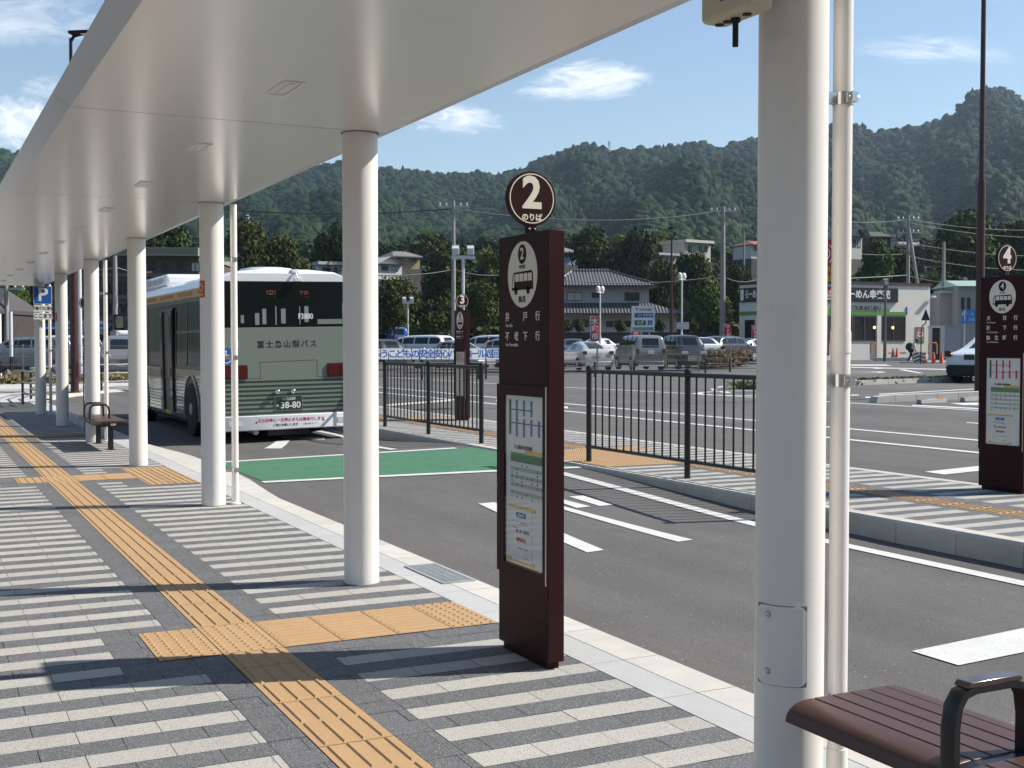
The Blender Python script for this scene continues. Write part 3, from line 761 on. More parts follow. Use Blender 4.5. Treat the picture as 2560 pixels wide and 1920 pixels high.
# ------------------------------------------------------------------ island railings
def guard(label, x, ys, z, loc_y):
    t = thing('railing', label, 'railing', (x, loc_y, z), 0, 'black barred railings on the island'); L = lambda y_: y_ - loc_y
    for y_ in ys:
        b = MB(); b.lathe([(.032, -.06), (.032, 1.075), (.038, 1.08), (.038, 1.105), (.03, 1.122), (.012, 1.13)], (0, L(y_), 0), 16); p = b.build('post', black_m, t)
        b = MB()
        for zz in (.175, 1.06): b.box(-.02, .02, L(y_) - .045, L(y_) + .045, zz - .016, zz + .016)
        b.build('bracket', black_m, p, bevel=.003)
    for a, c in zip(ys[:-1], ys[1:]):
        b = MB(); b.tube([(0, L(a), 1.06), (0, L(c), 1.06)], .024, 14); b.build('handrail', black_m, t); b = MB(); b.tube([(0, L(a), .175), (0, L(c), .175)], .019, 12); b.build('bottom_rail', black_m, t)
        for k in range(12):
            y_ = L(a + (c - a) * (k + 1) / 13); b = MB(); b.tube([(0, y_, .175), (0, y_, 1.06)], .0105, 10, caps=False); b.build('baluster', black_m, t)
    return t


guard('black railing with vertical bars on the island, the section nearest the camera', 7.13, [12.2, 10.2, 8.2], ZI, 10.2)
guard('black railing with vertical bars on the island, in front of bus stop sign 3', 7.13, [18.97, 17.08, 15.17], ZI, 17.08)

# ------------------------------------------------------------------ drain grate in the border of the platform
t = thing('drain_grate', 'steel bar drain grate in the border stones beside the second column', 'drain grate', (3.06, 7.16, 0))
b = MB(); b.box(-.105, .105, -.32, .32, .0015, .003); b.build('pit', mat('dark joint', (.05, .05, .05), .8), t, smooth=0)
b = MB()
for s in (-1, 1): b.box(s * .105 - .008, s * .105 + .008, -.328, .328, .002, .008); b.box(-.097, .097, s * .32 - .008, s * .32 + .008, .002, .008)
b.build('frame', grey_steel, t, smooth=0); b = MB()
for k in range(20): b.box(-.097, .097, -.30 + .0315 * k - .006, -.30 + .0315 * k + .006, .003, .0072)
for x_ in (-.05, 0, .05): b.box(x_ - .003, x_ + .003, -.31, .31, .003, .0066)
b.build('bars', grey_steel, t, smooth=0)

# ------------------------------------------------------------------ equipment box under the roof, with a stub aerial
zb_ = 2.47; A = at(1757, 60, zb_); Bc = at(1806, 76, zb_); Cc = at(1936, 26, zb_)
x0, x1, y1, y0 = A.x, Bc.x, (A.y + Bc.y) / 2, Cc.y
t = thing('equipment_box', 'cream box with a black stub aerial clamped high on the nearest column', 'equipment box', ((x0 + x1) / 2, (y0 + y1) / 2, zb_))
hx, hy = (x1 - x0) / 2, (y1 - y0) / 2; b = MB(); b.box(-hx, hx, -hy, hy, 0, .24); bx_m = mat('cream box', (.60, .55, .42), .45); b.build('case', bx_m, t, bevel=.018, seg=4)
b = MB()
for k, y_ in enumerate((.7, .35, -.45)): b.tube([(0, hy * y_, -.004), (0, hy * y_, .004)], .014, 16)
b.build('cable_gland', black_rub, t); b = MB(); b.tube([(0, hy * .02, -.012), (0, hy * .02, .004)], .015, 16); b.tube([(0, hy * .02, -.085), (0, hy * .02, -.012)], .009, 14); b.build('aerial', black_rub, t)
b = MB()
for y_ in (.85, .12, -.1): b.ball((-hx * .55, hy * y_, .001), .003, 8)
b.build('screw', steel, t)
b = MB(); b.prism(rrect(.05, .06, .006), lambda u, v, w: (-hx - w, -u + hy * .0 - .01, v + .075), 0, .001); lb = b.build('label', blue_sign, t, smooth=0); text('A', .04, white_s, t, facing((-1, 0, 0), (-hx - .0012, -.01, .078)), bold=.001)
b = MB(); cl = Vector((XC, YC - SP, 0)) - Vector(t.location); b.tube([(cl.x, cl.y, .135), (cl.x, cl.y, .165)], DC / 2 + .006, 40)
b.box(hx - .005, cl.x - DC / 2 + .004, cl.y - .03, cl.y + .03, .09, .20); b.build('clamp', black_m, t)

# ------------------------------------------------------------------ orange notices round the columns
orange_m = mat('orange notice', (.52, .10, .025), .5)


def notice(label, k, zc, hh):
    yk = YC + SP * k; t = thing('column_notice', label, 'notice', (XC, yk, zc), 0, 'orange notices on the columns'); b = MB(); n = 16; a0, a1 = R(150), R(222); r = DC / 2
    for i in range(n):
        a, c = a0 + (a1 - a0) * i / n, a0 + (a1 - a0) * (i + 1) / n; b.quad(*[((r + .002) * math.cos(q), (r + .002) * math.sin(q), z_) for q, z_ in ((a, -hh), (c, -hh), (c, hh), (a, hh))])
    b.build('sheet', orange_m, t); b = MB()
    for i in range(28):
        pts = []
        for rr_, q in ((.030, i), (.038, i), (.038, i + 1), (.030, i + 1)):
            u, v = rr_ * math.cos(6.2832 * q / 28), rr_ * math.sin(6.2832 * q / 28) + .015; a = R(190) + u / r; pts.append(((r + .0032) * math.cos(a), (r + .0032) * math.sin(a), v))
        b.quad(*pts)
    for u0 in (-.03, -.012, .006, .024):
        b.quad(*[((r + .0032) * math.cos(R(190) + u / r), (r + .0032) * math.sin(R(190) + u / r), v) for u, v in ((u0, -.06), (u0 + .01, -.06), (u0 + .01, -.045), (u0, -.045))])
    b.build('print', white_s, t, smooth=0)


notice('curved orange notice with a white ring, on the third column', 1, 2.0, .078); notice('curved orange notice with a white ring, on the sixth column far along the platform', 4, 2.0, .078)

# ------------------------------------------------------------------ blue parking sign on the last column
yk = YC + SP * 5; yp = yk - .16; t = thing('parking_sign', 'blue P sign with two white plates on the last column of the shelter', 'parking sign', (XC, yp, 0))
q = lambda x, y: on_y(x / 3.3175, 600 + y / 3.3175, yp)
a_, c_ = q(276, 380), q(432, 533); p0, p1 = q(279, 540), q(436, 597); p2, p3 = q(279, 603), q(438, 660)
xm = (a_.x + c_.x) / 2 - XC; ww = c_.x - a_.x
Mf = lambda z_: facing((0, -1, 0), (xm, 0, z_))
bd = plate(rrect(ww, a_.z - c_.z, .02), Mf((a_.z + c_.z) / 2), .004).build('board', white_s, t, smooth=0); plate(rrect(ww - .02, a_.z - c_.z - .02, .016), Mf((a_.z + c_.z) / 2) @ Matrix.Translation((0, 0, .004)), .001).build('blue_field', blue_sign, bd, smooth=0)
text('P', (a_.z - c_.z) * 1.05, white_s, bd, Mf((a_.z + c_.z) / 2) @ Matrix.Translation((0, 0, .0055)), bold=.008)
for (u, v), s_, sx in (((p0, p1), '路線バスに限る', .72), ((p2, p3), 'ここまで', .95)):
    pl = plate(rrect(ww, u.z - v.z, .012), Mf((u.z + v.z) / 2), .004).build('text_plate', white_s, t, smooth=0); text(s_, .078 if sx < .9 else .098, ink, pl, Mf((u.z + v.z) / 2) @ Matrix.Translation((0, 0, .0045)), bold=.0025, sx=sx)
b = MB()
for z_ in (a_.z - .06, c_.z + .05, p2.z - .05): b.tube([(0, .16, z_ - .012), (0, .16, z_ + .012)], DC / 2 + .004, 32); b.box(-.02, .02, .002, .16 - DC / 2 + .004, z_ - .012, z_ + .012)
b.build('clamp_band', grey_steel, t)

# ------------------------------------------------------------------ tall brown lamp posts
def lamp_post(label, loc, h, r0, r1, arm=None, rz=0):
    t = thing('lamp_post', label, 'lamp post', loc, rz, 'tall brown lamp posts'); b = MB(); b.tube([(0, 0, -.05), (0, 0, h * .42)], [r0, r0 * .9], 16); b.tube([(0, 0, h * .42), (0, 0, h)], [r0 * .62, r1], 14); b.lathe([(r0 * 1.5, 0), (r0 * 1.5, .03), (r0, .05)], n=16); b.build('pole', brown_pole, t)
    b = MB(); b.box(r0 * .7, r0 + .012, -.06, .06, .5, .95); b.build('door', brown_pole, t)
    b = MB(); b.tube([(0, 0, h - .1), (.1, 0, h + .05), (.35, 0, h + .12)], .05, 10); b.box(.0, .98, -.19, .19, h + .10, h + .20); hd = b.build('lamp_head', brown_m, t, bevel=.03)
    b = MB(); b.box(.38, .84, -.13, .13, h + .094, h + .101); b.build('lamp_glass', lm_, hd); return t


lp = at(2447, 991); lamp_post('tall thin brown lamp post at the right, behind bus stop sign 4', lp, 12.5, .105, .05)
lp = at(187, 982, 0); d_ = (Vector((0, 0, 0)) - lp); hl = on_y(171, 95, lp.y).z
lamp_post('tall brown lamp post rising above the left edge of the shelter roof', lp, hl, .125, .05, rz=-YAW - .15)
# ------------------------------------------------------------------ bus standing in the lane, seen from behind
sage = mat('sage green bus paint', (.182, .212, .178), .32, coat=.4, var=.02, vscale=.6); dsage = mat('dark green bus stripe', (.02, .045, .028), .35, coat=.3)
bus_white = mat('white bus paint', (.74, .75, .76), .25, coat=.5); bus_org = mat('orange bus stripe', (.56, .25, .025), .4, coat=0, spec=.2); bus_org2 = mat('dark orange bus stripe', (.34, .15, .02), .4, coat=0, spec=.2)
led_m = mat('orange led', (.5, .10, .015), .5, emit=.06); sidegrey = mat('silver bus side', (.15, .17, .15), .2, coat=.6, spec=.6)
bus_glass = mat('tinted bus glass', (.007, .010, .010), .06, spec=.28)
BX, BY = 5.55, 19.2
bus = thing('bus', 'sage green and white city bus seen from behind, standing beside the platform', 'bus', (BX, BY, zg(BX, BY + 2)))
bus.rotation_euler.y = -.0175
HW, LB = 1.15, 8.85
sec = [(-1.13, .27), (-HW, .34), (-HW, 1.16), (-HW + .004, 1.2), (-HW + .03, 2.38), (-HW + .04, 2.43), (-HW + .06, 2.56), (-HW + .12, 2.68), (-.85, 2.76), (-.4, 2.80)]
sec = sec + [(-x_, z_) for x_, z_ in sec[::-1]]
b = MB(); n = len(sec); ysr = [(0.0, .955), (.02, .985), (.07, 1.0), (LB - .25, 1.0), (LB - .06, .985), (LB, .93)]
rings = [[(x_ * k, y_, .27 + (z_ - .27) * (1 - (1 - k) * .6)) for x_, z_ in sec] for y_, k in ysr]
for i in range(len(rings) - 1):
    for j in range(n):
        jj = (j + 1) % n; zm = (sec[j][1] + sec[jj][1]) / 2; m = 0
        if sec[j][0] * sec[jj][0] > 0:
            m = 1 if zm < 1.18 else 2 if zm < 2.40 else 3 if zm < 2.58 else 0
        elif zm < 1: m = 4
        b.add([rings[i][j], rings[i][jj], rings[i + 1][jj], rings[i + 1][j]], [(0, 3, 2, 1)], m)
for r_, fl in ((rings[0], False), (rings[-1], True)): b.add(r_, [tuple(range(n)) if not fl else tuple(range(n - 1, -1, -1))], 1)
b.build('body', [bus_white, sidegrey, bus_glass, bus_org, black_m], bus, smooth=30)
RY = lambda loc: facing((0, -1, 0), loc)


def rear(name, poly, m, t_=.006, y=0.0, parent=bus, bevel=0): return plate(poly, RY((0, y, 0)), t_).build(name, m, parent, smooth=0, bevel=bevel)


rq = lambda x0, x1, z0, z1: [(x0, z0), (x1, z0), (x1, z1), (x0, z1)]
rp = rear('rear_panel', rq(-1.10, 1.10, .44, 1.86), sage, .012, bevel=.006)
rear('roof_edge', [(-1.07, 2.60), (1.07, 2.60), (1.05, 2.66), (.85, 2.735), (-.85, 2.735), (-1.05, 2.66)], bus_white, .012, bevel=.008)
rw = rear('rear_window', rrect(2.16, .75, .05, 5, 0, 2.225), bus_glass, .010)
tint = mat('window interior pale', (.20, .24, .22), .4); tint2 = mat('window interior dark', (.045, .05, .05), .4)
for x0, x1, z0, z1, m_ in ((-.52, -.45, 1.90, 2.09, tint), (-.40, -.335, 1.91, 2.16, tint), (-.185, -.165, 1.90, 2.2, tint), (-.09, -.015, 1.92, 2.16, tint), (.215, .23, 1.9, 2.2, tint), (.30, .37, 1.94, 2.2, tint), (.95, .965, 1.95, 2.25, tint), (-.75, -.70, 1.93, 2.06, tint), (.52, 1.05, 1.905, 1.985, sage)): rear('seat_glimpse', rq(x0, x1, z0, z1), m_, .0015, -.010, rw)
dsp = rear('destination_display', rq(-.60, .66, 2.27, 2.55), bus_glass, .004, -.010, rw)
for xc_, ch in ((-.25, '回'), (.31, '送')): text(ch, .17, led_m, dsp, RY((xc_, -.0145, 2.41)))
for z0, z1 in ((2.452, 2.51), (2.408, 2.428), (2.352, 2.392)): rear('display_scan_gap', rq(-.36, .42, z0, z1), bus_glass, .0015, -.0155, dsp)
text('F3880', .125, white_s, rw, RY((.32, -.0118, 2.03)), 'fleet_number', bold=.002, sx=.82)
text('富士急山梨バス', .128, ink, rp, RY((0.0, -.0128, 1.575)), bold=.003, spacing=1.28)
hl = MB(); ln = [(-1.05, 1.035), (-.455, 1.035), (-.455, 1.295), (.495, 1.315), (.495, 1.035), (1.05, 1.035)]
for (x0, z0), (x1, z1) in zip(ln[:-1], ln[1:]):
    dx, dz = x1 - x0, z1 - z0; l_ = math.hypot(dx, dz); hl.obox(((x0 + x1) / 2, -.0125, (z0 + z1) / 2), (dx / l_, 0, dz / l_), (0, 1, 0), (-dz / l_, 0, dx / l_), l_ / 2 + .003, .001, .003)
hl.build('hatch_seam', ink, rp, smooth=0)
for k in range(8): rear('stripe', rq(-1.09, 1.09, .46 + .073 * k, .487 + .073 * k), dsage, .004, -.012, rp)
for s in (-1, 1):
    tl = rear('tail_light', rrect(.40, .225, .02, 3, s * .865, 1.145), red_lamp, .03, -.012, bevel=.006)
    for u in (-.1, .1): rear('lamp_lens', rrect(.15, .16, .03, 3, s * .865 + u, 1.145), red_lamp, .006, -.042, tl)
    bl = MB(); bl.ball((-.065 + s * .13, -.06, .815), .05, 14, sq=(1, 1, .85)); bl.box(-.075 + s * .13, -.055 + s * .13, -.05, -.012, .80, .84); bl.build('plate_lamp', chrome, bus)
    gh = MB(); gh.tube([(s * .66 - .16, -.035, .47), (s * .66 + .16, -.035, .47)], .009, 8); gh.build('grab_bar', black_m, bus)
pt_ = rear('number_plate', rrect(.44, .225, .012, 3, 0, .62), plate_g, .006, -.022)
rear('plate_frame', rrect(.462, .247, .014, 3, 0, .62), steel, .006, -.0155)
text('山梨230', .064, white_s, pt_, RY((0, -.0285, .692)), bold=.001); text('あ', .05, white_s, pt_, RY((-.185, -.0285, .585)), bold=.001); text('38-80', .145, white_s, pt_, RY((.03, -.0285, .585)), 'plate_number', bold=.003)
bp = MB(); prof = [(-1.15, .0), (-1.13, -.06), (-1.05, -.10), (1.05, -.10), (1.13, -.06), (1.15, .0), (1.15, .25), (-1.15, .25)]
bp.prism(prof, lambda u, v, w: (u, v, w), .20, .44); bm = bp.build('bumper', bus_white, bus, bevel=.015, seg=3)
text('右左折時に一旦停止または最徐行します', .062, red_ink, bm, RY((.02, -.1008, .352)), bold=.001); text('ご協力お願いします', .047, ink, bm, RY((-.08, -.1008, .272)), bold=.001); text('△富士急グループ', .03, grey_ink, bm, RY((.33, -.1008, .275)))
for s in (-1, 1):
    rear('bumper_lamp', rrect(.21, .085, .015, 3, s * .90, .32), clear_lamp, .006, -.099, bm); rear('reflector', rrect(.05, .08, .01, 3, s * 1.02, .32), red_lamp, .006, -.092, bm)
    b = MB(); b.ball((s * .56, -.1, .33), .016, 8, sq=(1, .4, 1)); b.build('sensor', black_rub, bm)
b = MB(); b.box(1.02, 1.145, -.05, -.012, .60, 1.02); ob_ = b.build('air_outlet', grey_steel, bus, bevel=.006); b = MB(); b.box(1.04, 1.13, -.053, -.049, .63, .99); b.build('grille', black_m, ob_, smooth=0)
b = MB(); b.prism(rrect(.30, .26, .01, 2, -.98, 1.40), lambda u, v, w: (u, -.0125 - w, v), 0, .002); wc = b.build('wheelchair_sticker', blue_sign, bus, smooth=0)


def wheelchair(parent, M, s, m):
    """the white seated figure of an access sign, as flat strokes"""
    b = MB(); P_ = lambda u, v: M @ Vector((u * s, v * s, .0012)); 
    def stroke(pts, w):
        for (x0, y0), (x1, y1) in zip(pts[:-1], pts[1:]):
            dx, dy = x1 - x0, y1 - y0; l_ = math.hypot(dx, dy) or 1; nx_, ny_ = -dy / l_ * w / 2, dx / l_ * w / 2; b.quad(P_(x0 + nx_, y0 + ny_), P_(x0 - nx_, y0 - ny_), P_(x1 - nx_, y1 - ny_), P_(x1 + nx_, y1 + ny_))
    stroke([(.0, .28), (.02, 0), (.22, 0), (.32, -.28), (.40, -.25)], .085); stroke([(.02, .12), (.2, .12)], .06)
    stroke([(.02 + .27 * math.cos(a * .1), -.12 + .27 * math.sin(a * .1)) for a in range(18, 61)], .06); b.add([P_(*q_) for q_ in ellipse(.07, .07, 14, -.01, .38)], [tuple(range(14))])
    return b.build('wheelchair_figure', m, parent, smooth=0)


wheelchair(wc, RY((-1.0, -.0148, 1.39)), .24, white_s)
# platform side: windows, pillars, middle door, wheels
LXs = -HW; side_black = mat('satin black window frame', (.03, .03, .032), .35)


def side(name, poly, m, t_, off=0.0, parent=bus): return plate(poly, facing((-1, 0, 0), (LXs - off, 0, 0)), t_).build(name, m, parent, smooth=0)


sq = lambda y0, y1, z0, z1: [(-y1, z0), (-y0, z0), (-y0, z1), (-y1, z1)]


def rail(y0, y1, z0, z1, m, name, lean=.0, t_=.008):
    b = MB(); f = lambda z_: LXs + .003 + max(0, z_ - 1.2) * .0254
    b.add([(f(z0), y0, z0), (f(z0), y1, z0), (f(z1), y1, z1), (f(z1), y0, z1), (f(z0) - t_, y0, z0), (f(z0) - t_, y1, z0), (f(z1) - t_, y1, z1), (f(z1) - t_, y0, z1)], [(4, 5, 6, 7), (0, 4, 7, 3), (5, 1, 2, 6), (0, 1, 5, 4), (7, 6, 2, 3)]); return b.build(name, m, bus, smooth=0)


for y_ in (.12, 1.15, 2.30, 3.30, 4.75, 6.1, 7.4, 8.5): rail(y_ - .03, y_ + .03, 1.2, 2.4, side_black, 'window_pillar')
rail(.1, 8.7, 2.33, 2.41, side_black, 'window_header'); rail(.1, 3.3, 1.17, 1.23, side_black, 'window_sill'); rail(.15, 3.3, 1.80, 1.84, side_black, 'window_rail', t_=.005)
for k in range(5): side("orange_band", sq(.3 + 1.68 * k, 1.5 + 1.68 * k, 2.455, 2.52), bus_org2, .002, -.045)
for k in range(11): side('stripe', sq(.1, 3.35, .40 + .06 * k, .424 + .06 * k), dsage, .0025)
for k in range(6): side('stripe', sq(4.7, 8.7, .40 + .06 * k, .424 + .06 * k), dsage, .0025)
side('lower_panel', sq(.05, 8.7, .98, 1.0), dsage, .004)
dr = side('middle_door', sq(3.42, 4.66, .30, 2.28), black_m, .006)
for y0, y1 in ((3.46, 3.72), (4.36, 4.62)):
    b = MB(); b.box(LXs - .035, LXs - .007, y0, y1, .36, 2.22); lf = b.build('door_leaf', side_black, dr, bevel=.004); b = MB(); b.box(LXs - .038, LXs - .034, y0 + .05, y1 - .05, .55, 2.12); b.build('door_glass', bus_glass, lf, smooth=0)
b = MB(); b.box(LXs - .012, LXs - .0065, 3.75, 4.33, .30, .36); b.build('step_edge', mat('yellow step edge', (.62, .42, .03), .6), dr, smooth=0); b = MB(); b.tube([(LXs - .03, 3.78, .6), (LXs - .03, 3.78, 1.5)], .014, 8); b.build('grab_pole', mat('cream pole', (.6, .5, .3), .4), dr)
for s in (-1, 1):
    for y_ in (1.95, 6.75):
        arch = [(.57 * math.cos(a * math.pi / 18), .57 * math.sin(a * math.pi / 18)) for a in range(19)]; arch = [(.57, -.2)] + arch + [(-.57, -.2)]
        b = MB(); b.prism([(u + y_, v + .47) for u, v in arch], lambda u, v, w: (s * (HW - .1 + w), u, v), 0, .105); b.build('wheel_arch', black_m, bus, smooth=0)
        b = MB(); rim_ = []
        for k in range(19):
            a = math.pi * k / 18; rim_.append(((.595 * math.cos(a)) + y_, .595 * math.sin(a) + .47))
        b.tube([(s * (HW + .004), u, v) for u, v in [(y_ + .595, .3)] + rim_ + [(y_ - .595, .3)]], .022, 6); b.build('arch_trim', sidegrey, bus)
        b = MB(); b.lathe([(.30, -.12), (.44, -.12), (.475, -.09), (.475, .09), (.44, .12), (.30, .12)], (s * (HW - .10), y_, .475), 32, ax='x'); w_ = b.build('tyre', tyre_m, bus); b = MB(); o_ = s
        b.lathe([(.31, .0), (.30, s * .11), (.24, s * .08), (.20, s * .02), (.13, s * .05), (.10, s * .13), (.01, s * .13)], (s * (HW - .10), y_, .475), 28, ax='x'); b.build('rim', grey_steel, w_)
b = MB(); b.box(-1.02, 1.02, .2, 8.6, .18, .29); b.box(-.35, .35, .02, 1.2, .10, .25); b.build('chassis', black_rub, bus, smooth=0)
b = MB(); b.tube([(-.55, -.02, .17), (-.55, .5, .17)], .045, 12); b.build('exhaust', grey_steel, bus)
# roof equipment
b = MB(); b.box(-.85, .85, 5.7, 8.3, 2.76, 3.02); ac = b.build('roof_cooler', bus_white, bus, bevel=.09, seg=4); b = MB()
for k in range(4): b.box(-.856, -.848, 6.0 + .6 * k, 6.42 + .6 * k, 2.84, 2.95)
b.build('vent_grille', grey_steel, ac, smooth=0)
b = MB(); b.lathe([(.46, 2.78), (.46, 2.83), (.43, 2.865), (.3, 2.885), (.01, 2.89)], (-.02, 1.1, 0), 32); b.build('roof_hatch', bus_white, bus)
b = MB(); b.box(.10, .22, -.02, .12, 2.74, 2.80); b.tube([(.16, -.03, 2.76), (.16, -.08, 2.70), (.17, -.10, 2.64)], .02, 8); b.box(.11, .23, -.11, -.05, 2.60, 2.67); b.build('rear_camera', bus_white, bus, bevel=.01)
b = MB(); b.tube([(-1.12, 8.8, 2.5), (-1.22, 9.0, 2.52), (-1.26, 9.0, 2.42), (-1.27, 8.95, 2.2)], .03, 10); ms = b.build('mirror_arm', black_m, bus); b = MB(); b.box(-1.40, -1.16, 8.89, 9.03, 1.93, 2.28); b.build('mirror', black_m, bus, bevel=.04, seg=3); b = MB(); b.prism(rrect(.18, .27, .05, 4, -1.28, 2.105), lambda u, v, w: (u, 8.889 - w, v), 0, .003); b.build('mirror_glass', chrome, ms, smooth=0)
# ------------------------------------------------------------------ sidewalk at the far end, its kerb and guide strip
RT = Vector((math.cos(YAW), -math.sin(YAW), 0)); FWD = Vector((math.sin(YAW), math.cos(YAW), 0))
kf = [Vector((3.215, 33.9)), Vector((3.3, 35.6)), Vector((3.75, 37.4)), Vector((4.6, 39.2))] + [at(x_, y_, 0).xy for x_, y_ in ((213, 981.6), (271, 976), (322, 973.5))]
kf += [at(x_, y_, .02).xy for x_, y_ in ((1100, 955.5), (1300, 951.5), (1468, 948.5))]; kf += [Vector((31, 46.6)), Vector((37, 48.6))]
sw_m = mat('pale sidewalk paving', (.47, .455, .43), .85, var=.06, vscale=2, bump=.2, bscale=80)
b = MB(); back = [Vector((37, 50.3)), Vector((-9, 50.3)), Vector((-9, 33.9))]; poly = [Vector((q.x, q.y)) for q in kf] + back
zs = lambda x, y: .0 if x < 14 else -.004
b.add([(q.x, q.y, 0) for q in poly], [tuple(range(len(poly)))])
tag(b.build('far_sidewalk', sw_m, smooth=0), kind='structure')
kfr = []
for p, q in zip(kf[:-1], kf[1:]):
    n_ = max(1, int((q - p).length / .9)); kfr += [p + (q - p) * k / n_ for k in range(n_)]
kfr.append(kf[-1]); b = MB()
for p, q in zip(kfr[:-1], kfr[1:]):
    d = (q - p).normalized(); n_ = Vector((-d.y, d.x)); e = d * .006; p2, q2 = p + e, q - e
    P4 = [p2 + n_ * .16, p2, q2, q2 + n_ * .16]; b.add([(v.x, v.y, .006) for v in P4] + [(p2.x - n_.x * .03, p2.y - n_.y * .03, -.45), (q2.x - n_.x * .03, q2.y - n_.y * .03, -.45)], [(3, 2, 1, 0), (2, 5, 4, 1)])
tag(b.build('far_kerb', kerb_m, smooth=0), kind='structure')
b = MB(); ribbon([p + Vector((-.25, 1.9)) for p in kf[5:]], .3, .012, b); ribbon([Vector((-9, 42.6)), Vector((2, 43.2)), kf[5] + Vector((-.25, 1.9))], .3, .011, b)
tag(b.build('far_guide_strip', yellow_tile, smooth=0), kind='structure')
b = MB()
for p, q in zip(kfr[4:-1], kfr[5:]):
    d = (q - p).normalized(); n_ = Vector((-d.y, d.x)); w_ = (q - p).length
    for s0, s1 in ((.35, 1.55), (2.1, 3.4)):
        o_ = -.5; b.add([(v.x, v.y, .008) for v in (p + n_ * s0, p + d * w_ * .45 + n_ * s0, p + d * (w_ * .45 + o_) + n_ * s1, p + d * o_ + n_ * s1)], [(0, 1, 2, 3)])
for k in range(8):
    for j in range(2):
        x_ = -6 + 1.1 * k; b.box(x_, x_ + .3, 38.2 + j * 6.2, 40.4 + j * 6.2, .004, .008)
tag(b.build('far_dark_bars', dark_tile, smooth=0), kind='structure')

# ------------------------------------------------------------------ pipe railings at the end of the platform and along the far kerb
def pipe_rail(label, pts, z, h, m, rails=3, grp='pipe railings'):
    p0 = Vector(pts[0]); t = thing('pipe_railing', label, 'railing', (p0.x, p0.y, z), 0, grp); L = [Vector((p[0] - p0.x, p[1] - p0.y)) for p in pts]
    for k in range(rails):
        zz = h * (1 - k / rails * .98); b = MB(); b.tube([(q.x, q.y, zz) for q in L], .019 if m is black_m else .027, 8); b.build('rail', m, t)
    acc_ = 0; last = None
    for i, q in enumerate(L):
        if last is None or (q - last).length > 1.7 or i == len(L) - 1:
            b = MB(); b.box(q.x - .028, q.x + .028, q.y - .04, q.y + .04, 0, h - .02); b.build('post', black_m, t, smooth=0); last = q
    return t


gpipe = mat('dark grey pipe', (.20, .20, .205), .35, metal=.3)
pipe_rail('three-pipe railing on the end of the platform beyond the last column', [at(57, 1011, 0).xy, at(76, 1017, 0).xy, (2.95, 31.2)], 0, .85, gpipe)
pipe_rail('three-pipe railing following the kerb corner in front of the bus', [(2.95, 33.2), (3.0, 35.6), (3.45, 37.6), (4.3, 39.5), (5.6, 41.0), (7.8, 42.3), (10.5, 42.9), (13, 43.3)], 0, .85, gpipe)
off = Vector((-.1, .45))


def kerb_at(px):                                                     # point just behind the far kerb under a photo column
    best = None
    for p, q in zip(kf[4:-1], kf[5:]):
        d = px_dir(px, 950); den = d.x * (q.y - p.y) - d.y * (q.x - p.x)
        if abs(den) < 1e-9: continue
        s = (d.x * -p.y + d.y * p.x) / den
        if -.001 <= s <= 1.001: best = p + (q - p) * s
    return (best if best is not None else kf[-1]) + off


def kerb_run(a, c): return [kerb_at(a + (c - a) * k / 6) for k in range(7)]


pipe_rail('low black railing along the far kerb under the blue lettered sheets', kerb_run(930, 1213), 0, .78, black_m); pipe_rail('low black railing along the far kerb in front of the parked cars', kerb_run(1232, 1505), 0, .78, black_m)
pipe_rail('low black railing along the far kerb near the brown hedge', kerb_run(1852, 1858) if 0 else [kf[-1] + Vector((-2.2, -.3)), kf[-1] + Vector((-.2, .4)), kf[-1] + Vector((2.5, 1.2))], 0, .85, black_m)

# ------------------------------------------------------------------ wire mesh fence and the sheets tied to it
YF = 50.5; wire_m = mat('fence wire', (.20, .19, .17), .5, metal=.3)
t = thing('mesh_fence', 'wire mesh fence on steel posts between the sidewalk and the car park', 'fence', (14, YF, 0)); x0, x1 = -24, 24; b = MB()
for k in range(int((x1 - x0) / .075)):
    x_ = x0 + .075 * k; b.box(x_ - .003, x_ + .003, -.003, .003, .12, 1.5)
for zz in (.14, .44, .74, 1.04, 1.46): b.box(x0, x1, -.006, .006, zz - .008, zz + .008)
b.build('mesh_panel', wire_m, t, smooth=0)
for k in range(25): b = MB(); b.box(x0 + 2 * k - .03, x0 + 2 * k + .03, .01, .07, -.1, 1.53); b.build('post', wire_m, t, smooth=0)
sheet_m = mat('blue lettered sheet', (.74, .75, .76), .55); sheet_b = mat('blue sheet ink', (.02, .12, .42), .6)
spans = [(105 - 70, 145), (160, 280), (295, 410), (425, 545), (560, 675), (695, 810), (830, 940), (955, 1070), (1085, 1195), (1210, 1325), (1340, 1452), (1466, 1576), (1592, 1718), (1730, 1835), (1850, 1955), (1975, 2080), (2090, 2195)]
chs = 'ろうこどもの安全安心パトロール巡回'
for (a, c), ch in zip(spans, chs):
    p, q = on_y(930 + a / 6.9125, 760 + 772 / 6.9125, YF - .06), on_y(930 + c / 6.9125, 760 + 955 / 6.9125, YF - .06); i_ = chs.index(ch)
    nth = ' (the first of the two)' if ch == '安' and a < 1000 else ' (the second of the two)' if ch == '安' else ''
    t = thing('lettered_sheet', f'white sheet on the mesh fence with the blue sign {ch}{nth}', 'sheet', ((p.x + q.x) / 2, YF - .045, q.z), 0, 'white sheets with blue lettering tied to the fence'); w_, h_ = q.x - p.x, p.z - q.z
    b = MB(); b.box(-w_ / 2, w_ / 2, -.004, .0, 0, h_); b.build('sheet', sheet_m, t, smooth=0); text(ch, h_ * .86, sheet_b, t, facing((0, -1, 0), (0, -.006, h_ * .47)), bold=.012)


# ------------------------------------------------------------------ helper for things across the station square: px, base row and distance
def spot(px, py, dist): return at_d(px, py, dist)


def m_per(dist): return dist / F


def frame_rz(): return -YAW


